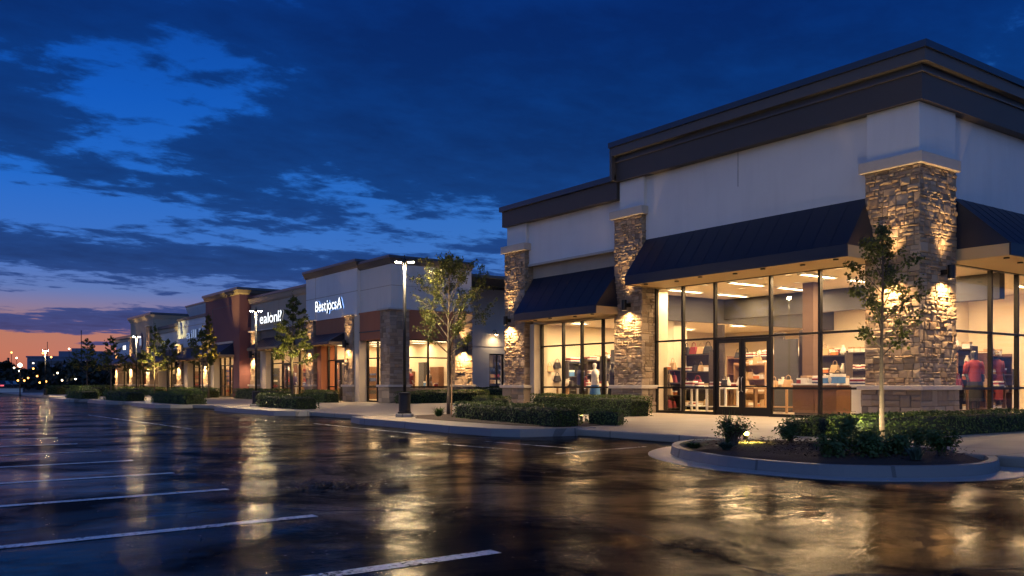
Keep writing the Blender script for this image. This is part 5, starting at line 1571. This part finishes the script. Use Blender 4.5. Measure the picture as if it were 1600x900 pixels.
tree((18.0, 59.9, .15), 5.8, .55, 2.6, 1500, "narrow golden lit tree beside the maroon tower's pier", mat="leaf_gold", ls=.14, shape="cone", seed=25, nl=24, trunk_r=.05)
spot("tree_uplight", (17.3, 59.0, .4), (.18, .22, 1), 6000, (1, .72, .2), 42, .7, .08)
tree((18.2, 75.0, .15), 5.9, .95, 1.8, 1800, "tall lit tree before the tan tower's near pier", mat="leaf_tree", ls=.14, shape="cone", seed=27, nl=26, trunk_r=.05)
spot("tree_uplight", (17.5, 74.2, .4), (.2, .2, 1), 5000, (1, .74, .25), 60, .7, .08)
tree((18.6, 72.2, .15), 4.6, .9, 1.9, 1100, "slimmer street tree between the pale blue shop and the lit tree", ls=.14, seed=28, nl=18, trunk_r=.05)
tree((18.0, 79.5, .15), 3.6, 1.0, 1.6, 1100, "round topped tree before the tan tower's awning", ls=.14, seed=29, nl=18, trunk_r=.05)
tree((16.3, 82.0, .15), 5.2, 1.25, 1.8, 1500, "far street tree nearest the end of the row", mat="leaf_tree", ls=.16, shape="cone", seed=31, nl=24, trunk_r=.06)
tree((15.8, 90.0, .15), 5.4, 1.35, 1.8, 1500, "far street tree standing alone before the office block", mat="leaf_tree", ls=.16, shape="cone", seed=33, nl=24, trunk_r=.06)


# ------------------------------------------------------------------ lamp posts
def lamp_post():
    t = thing("street_lamp", "nearest black twin-headed lamp post on the kerbed island", "street lamp", (0, 0, 0), "twin-headed lamp posts along the car park")
    MB().box(-.23, .23, -.23, .23, -.02, .10).build("footing", M["kerb"], t, bevel=.02)
    MB().lathe([(.20, .10), (.20, .14), (.17, .16), (.165, .62), (.185, .64), (.185, .69), (.06, .71)], n=20).build("base_shroud", M["lamp_black"], t, smooth=False)
    MB().tube([(0, 0, .68), (0, 0, 4.46)], [.048, .04], 12).build("pole", M["lamp_black"], t, smooth=True)
    MB().lathe([(.05, 4.44), (.05, 4.5), (.025, 4.53)], n=12).build("pole_cap", M["lamp_black"], t)
    MB().tube([(0, 0, 4.53), (0, 0, 4.62)], .016, 8).build("light_sensor", M["lamp_black"], t)
    for s in (-1, 1):
        MB().tube([(0, 0, 4.38), (s * .12, 0, 4.42)], .018, 8).build("arm", M["lamp_black"], t)
        hd = MB(); hd.add([(s * .06, -.08, 4.41), (s * .27, -.09, 4.425), (s * .27, .09, 4.425), (s * .06, .08, 4.41), (s * .06, -.06, 4.455), (s * .26, -.07, 4.465), (s * .26, .07, 4.465), (s * .06, .06, 4.455)],
                          [(0, 3, 2, 1), (4, 5, 6, 7), (0, 1, 5, 4), (1, 2, 6, 5), (2, 3, 7, 6), (3, 0, 4, 7)])
        head = hd.build("lamp_head", M["lamp_black"], t, bevel=.008)
        ln = MB(); ln.add([(s * .10, -.06, 4.398), (s * .25, -.07, 4.408), (s * .25, .07, 4.408), (s * .10, .06, 4.398), (s * .10, -.06, 4.416), (s * .25, -.07, 4.428), (s * .25, .07, 4.428), (s * .10, .06, 4.416)],
                          [(0, 3, 2, 1), (4, 5, 6, 7), (0, 1, 5, 4), (1, 2, 6, 5), (2, 3, 7, 6), (3, 0, 4, 7)])
        ln.build("lens", M["lens"], head)
        spot("lamp_head_light", (s * .18, 0, 4.38), (s * .1, 0, -1), 620, (1, .76, .45), 165, .5, .09, t)
    return t


L1 = lamp_post(); L1.location = (12.16, 22.1, .16); L1.rotation_euler = (0, 0, -HEAD)
for (x, y, s, lab) in [(Xon(400, 36.8), 36.8, .92, "second twin-headed lamp post before the tan shop"), (14.0, 62.5, .93, "third twin-headed lamp post before the tan tower"), (10.4, 76.0, .80, "farthest lamp post by the grass verge at the end of the car park")]:
    c = copy_tree(L1); c.location = (x, y, .15); c.scale = (s, s, s); c["label"] = lab
# a post lamp by the far end of the row
pl2 = thing("post_lamp", "short post lamp with a glowing globe near the far street trees", "street lamp", (9.6, 84, .15))
MB().tube([(9.6, 84, 0), (9.6, 84, 2.5)], .05, 8).build("pole", M["lamp_black"], pl2)
MB().lathe([(.05, 0), (.16, .1), (.18, .2), (.1, .33), (.03, .36)], (9.6, 84, 2.5), 14).build("globe", M["city_w"], pl2, smooth=True)

# ------------------------------------------------------------------ distance


def far(px, dist, z=0.):
    d = ray(px); return Vector((d[0] * dist, d[1] * dist, z))


ob = thing("office_block", "long dark blue flat roofed building on the skyline", "building", far(115, 330))
c = far(118, 335); ax = Vector((CA, -SA, 0)); ay = Vector((SA, CA, 0))


def TO(u, v, z): return Vector((c.x, c.y, 0)) + ax * u + ay * v + Vector((0, 0, z))


MB().tbox(TO, -18.5, 18.5, 0, 20, 0, 11.2).build("wall", M["far_wall"], ob)
MB().tbox(TO, -18.8, 18.8, -.3, 20.3, 11.2, 11.8).build("parapet", M["far_wall"], ob)
MB().tbox(TO, -8.5, 8, 4, 16, 11.8, 13.8).build("roof_storey", M["far_wall"], ob)
MB().tbox(TO, -4.5, 1.5, 6, 12, 13.8, 15).build("plant_room", M["far_wall"], ob)
for r in range(3):
    MB().tbox(TO, -17.5, 17.5, -.12, .1, 2. + 3.2 * r, 3.6 + 3.2 * r).build("window_band", M["far_glass"], ob)
for u, z in ((-16.4, 8.8), (3.2, 9.2), (4.6, 9.2), (-12, 5.8), (-9.5, 5.8), (1., 5.4), (11, 5.8)):
    MB().tbox(TO, u, u + .7, -.2, .05, z, z + .5).build("lit_window", M["lightbox"], ob)
for px, dist, h, r0, lab in ((13, 420, 13.2, .7, "thin chimney on the left of the skyline"), (127, 210, 13.5, .14, "tall thin mast rising before the office block"), (74, 330, 16.5, .18, "thin mast on the office block's left side"), (34, 420, 9.5, .5, "short chimney left of the office block")):
    p = far(px, dist); t = thing("mast" if "mast" in lab else "chimney", lab, "mast" if "mast" in lab else "chimney", p)
    MB().tube([p, p + Vector((0, 0, h))], [r0, r0 * .6], 8).build("shaft", M["lamp_black"], t)
    MB().tube([p + Vector((0, 0, h)), p + Vector((0, 0, h + .5))], [r0 * .9, r0 * .5], 8).build("cap", M["lamp_black"], t)
wood = MB()
rn = random.Random(77)
for k in range(300):
    px = rn.uniform(-160, 260); dist = rn.uniform(150, 300); p = far(px, dist); h = rn.uniform(3.0, 6.0) * dist / 200
    hh = h * (1.0 if px < 20 or px > 60 else .75)
    for _ in range(42):
        a = rn.uniform(0, 2 * PI); f = rn.random(); rr = hh * .42 * math.sin(PI * (.15 + .8 * f)) * rn.random() ** .4
        q = p + Vector((math.cos(a) * rr, math.sin(a) * rr, hh * (.1 + .9 * f)))
        random.seed(k * 50 + _)
        wood.leaf(q, Vector((rn.uniform(-1, 1), rn.uniform(-1, 1), rn.uniform(-.2, 1))), hh * .34 * rn.uniform(.6, 1.2), .7)
tag(wood.build("distant_woodland", M["leaf_far"], fix=False), kind="stuff")
random.seed(5)
# city lamps: orange and white
k = 0
spots_ = [(18, 140, 6.0, "o"), (30, 150, 3.2, "w"), (36, 190, 2.2, "o"), (44, 150, 2., "o"), (52, 210, 4.6, "o"), (58, 160, 2.4, "o"), (67, 190, 7.6, "o"), (22, 200, 4.6, "w"), (83, 170, 2.6, "w"), (90, 180, 3.2, "w"), (97, 150, 1.6, "w"), (105, 160, 1.6, "w"), (112, 190, 2.6, "o"), (118, 150, 1.8, "w"), (62, 150, 1.2, "o"), (72, 150, 1.4, "o"), (28, 130, 1.5, "o"), (38, 135, 1.5, "o"), (152, 170, 2.6, "p"), (80, 215, 7.5, "o"), (108, 240, 10.5, "w"), (26, 240, 8., "w")]
near = ["orange", "white"]
pr = {}
for px, dist, h, c_ in spots_:
    cname = {"o": "orange", "w": "white", "p": "pink"}[c_]
    p = far(px, dist)
    key = c_
    if key not in pr:
        t = thing("distant_lamp", f"tiny {cname} lamp glowing on its post among the dark trees on the skyline", "street lamp", (0, 0, 0), f"{cname} city lamps on the skyline")
        MB().tube([(0, 0, -8), (0, 0, 0)], .06, 6).build("pole", M["lamp_black"], t)
        MB().lathe([(.05, -.02), (.17, .1), (.21, .2), (.17, .3), (.05, .38)], n=10).build("globe", M["city_" + c_], t, smooth=True)
        pr[key] = t
    else:
        t = copy_tree(pr[key])
    t.location = p + Vector((0, 0, h)); s = dist / 210; t.scale = (s, s, s)


def car(loc, rot, mat, label):
    t = thing("parked_car", label, "car", (0, 0, 0))
    side = [(-2.1, .35), (-2.15, .75), (-1.9, .95), (-1.2, 1.0), (-.75, 1.42), (.75, 1.45), (1.5, 1.02), (2.0, .95), (2.15, .7), (2.1, .35)]
    mb = MB(); n = len(side)
    wv = lambda z: .86 if z < 1.05 else .66
    mb.add([(x, -wv(z), z) for x, z in side] + [(x, wv(z), z) for x, z in side], [tuple(range(n)), tuple(range(n, 2 * n))] + [(i, (i + 1) % n, n + (i + 1) % n, n + i) for i in range(n)])
    mb.build("body", mat, t, bevel=.05)
    for sx in (-1.3, 1.3):
        for sy in (-.8, .8):
            w_ = MB().tube([(sx, sy - .1, .33), (sx, sy + .1, .33)], .33, 16).build("wheel", M["lamp_black"], t)
    for sy in (-.6, .6):
        MB().box(2.08, 2.2, sy - .2, sy + .2, .72, .88).build("tail_light", M["city_p"], t)
    t.location = loc; t.rotation_euler = (0, 0, rot)


paintc = pbr("dark_car_paint", (.03, .035, .05), .25, .3)
for px, dist, lab in ((2, 118, "dark car with glowing red tail lights, left of the other parked car"), (14, 126, "dark car with glowing red tail lights nearer the orange lamps")):
    p = far(px, dist); car((p.x, p.y, .1), -1.9, paintc, lab)
lw = thing("low_wall", "low white wall beyond the grass verge", "wall", far(20, 104))
p = far(20, 104)
MB().box(p.x - 4, p.x + 1, p.y - .2, p.y + .2, .1, .55).build("wall_body", M["white"], lw)
MB().box(p.x - 4.05, p.x + 1.05, p.y - .25, p.y + .25, .55, .62).build("wall_cap", M["trim"], lw)

# fallen leaves on the wet asphalt
lv = MB()
for _ in range(160):
    lv.leaf(Vector((4.0 + random.gauss(0, .22), 8.75 + random.gauss(0, .2), .012 + R(0, .012))), Vector((R(-.4, .4), R(-.4, .4), 1)), R(.03, .07), .6)
for _ in range(500):
    lv.leaf(Vector((R(1, 10), R(4, 16), .008)), Vector((R(-.2, .2), R(-.2, .2), 1)), R(.012, .03), .6)
M["dead"] = leaf_mat("fallen_leaf_mix", (.05, .025, .01), (.16, .09, .03), .05)
tag(lv.build("fallen_leaves", M["dead"], fix=False), kind="stuff")

# faint dusk sky light from the afterglow
sl = bpy.data.lights.new("afterglow", "SUN"); sl.energy = .06; sl.angle = math.radians(40); sl.color = (1, .62, .5)
so = bpy.data.objects.new("afterglow", sl); COL.objects.link(so)
so.rotation_euler = Vector((.35, -1, -.12)).to_track_quat("-Z", "Y").to_euler()

# ------------------------------------------------------------------ render settings
vs = scene.view_settings
vs.view_transform = "Standard"; vs.look = "None"; vs.exposure = 0; vs.gamma = 1
cy = scene.cycles
cy.use_denoising = True
try: cy.denoiser = "OPENIMAGEDENOISE"
except Exception: pass
cy.max_bounces = 8; cy.diffuse_bounces = 3; cy.glossy_bounces = 3; cy.transparent_max_bounces = 16; cy.transmission_bounces = 4
cy.caustics_reflective = False; cy.caustics_refractive = False
cy.sample_clamp_indirect = 16.0
cy.use_adaptive_sampling = True; cy.adaptive_threshold = .02
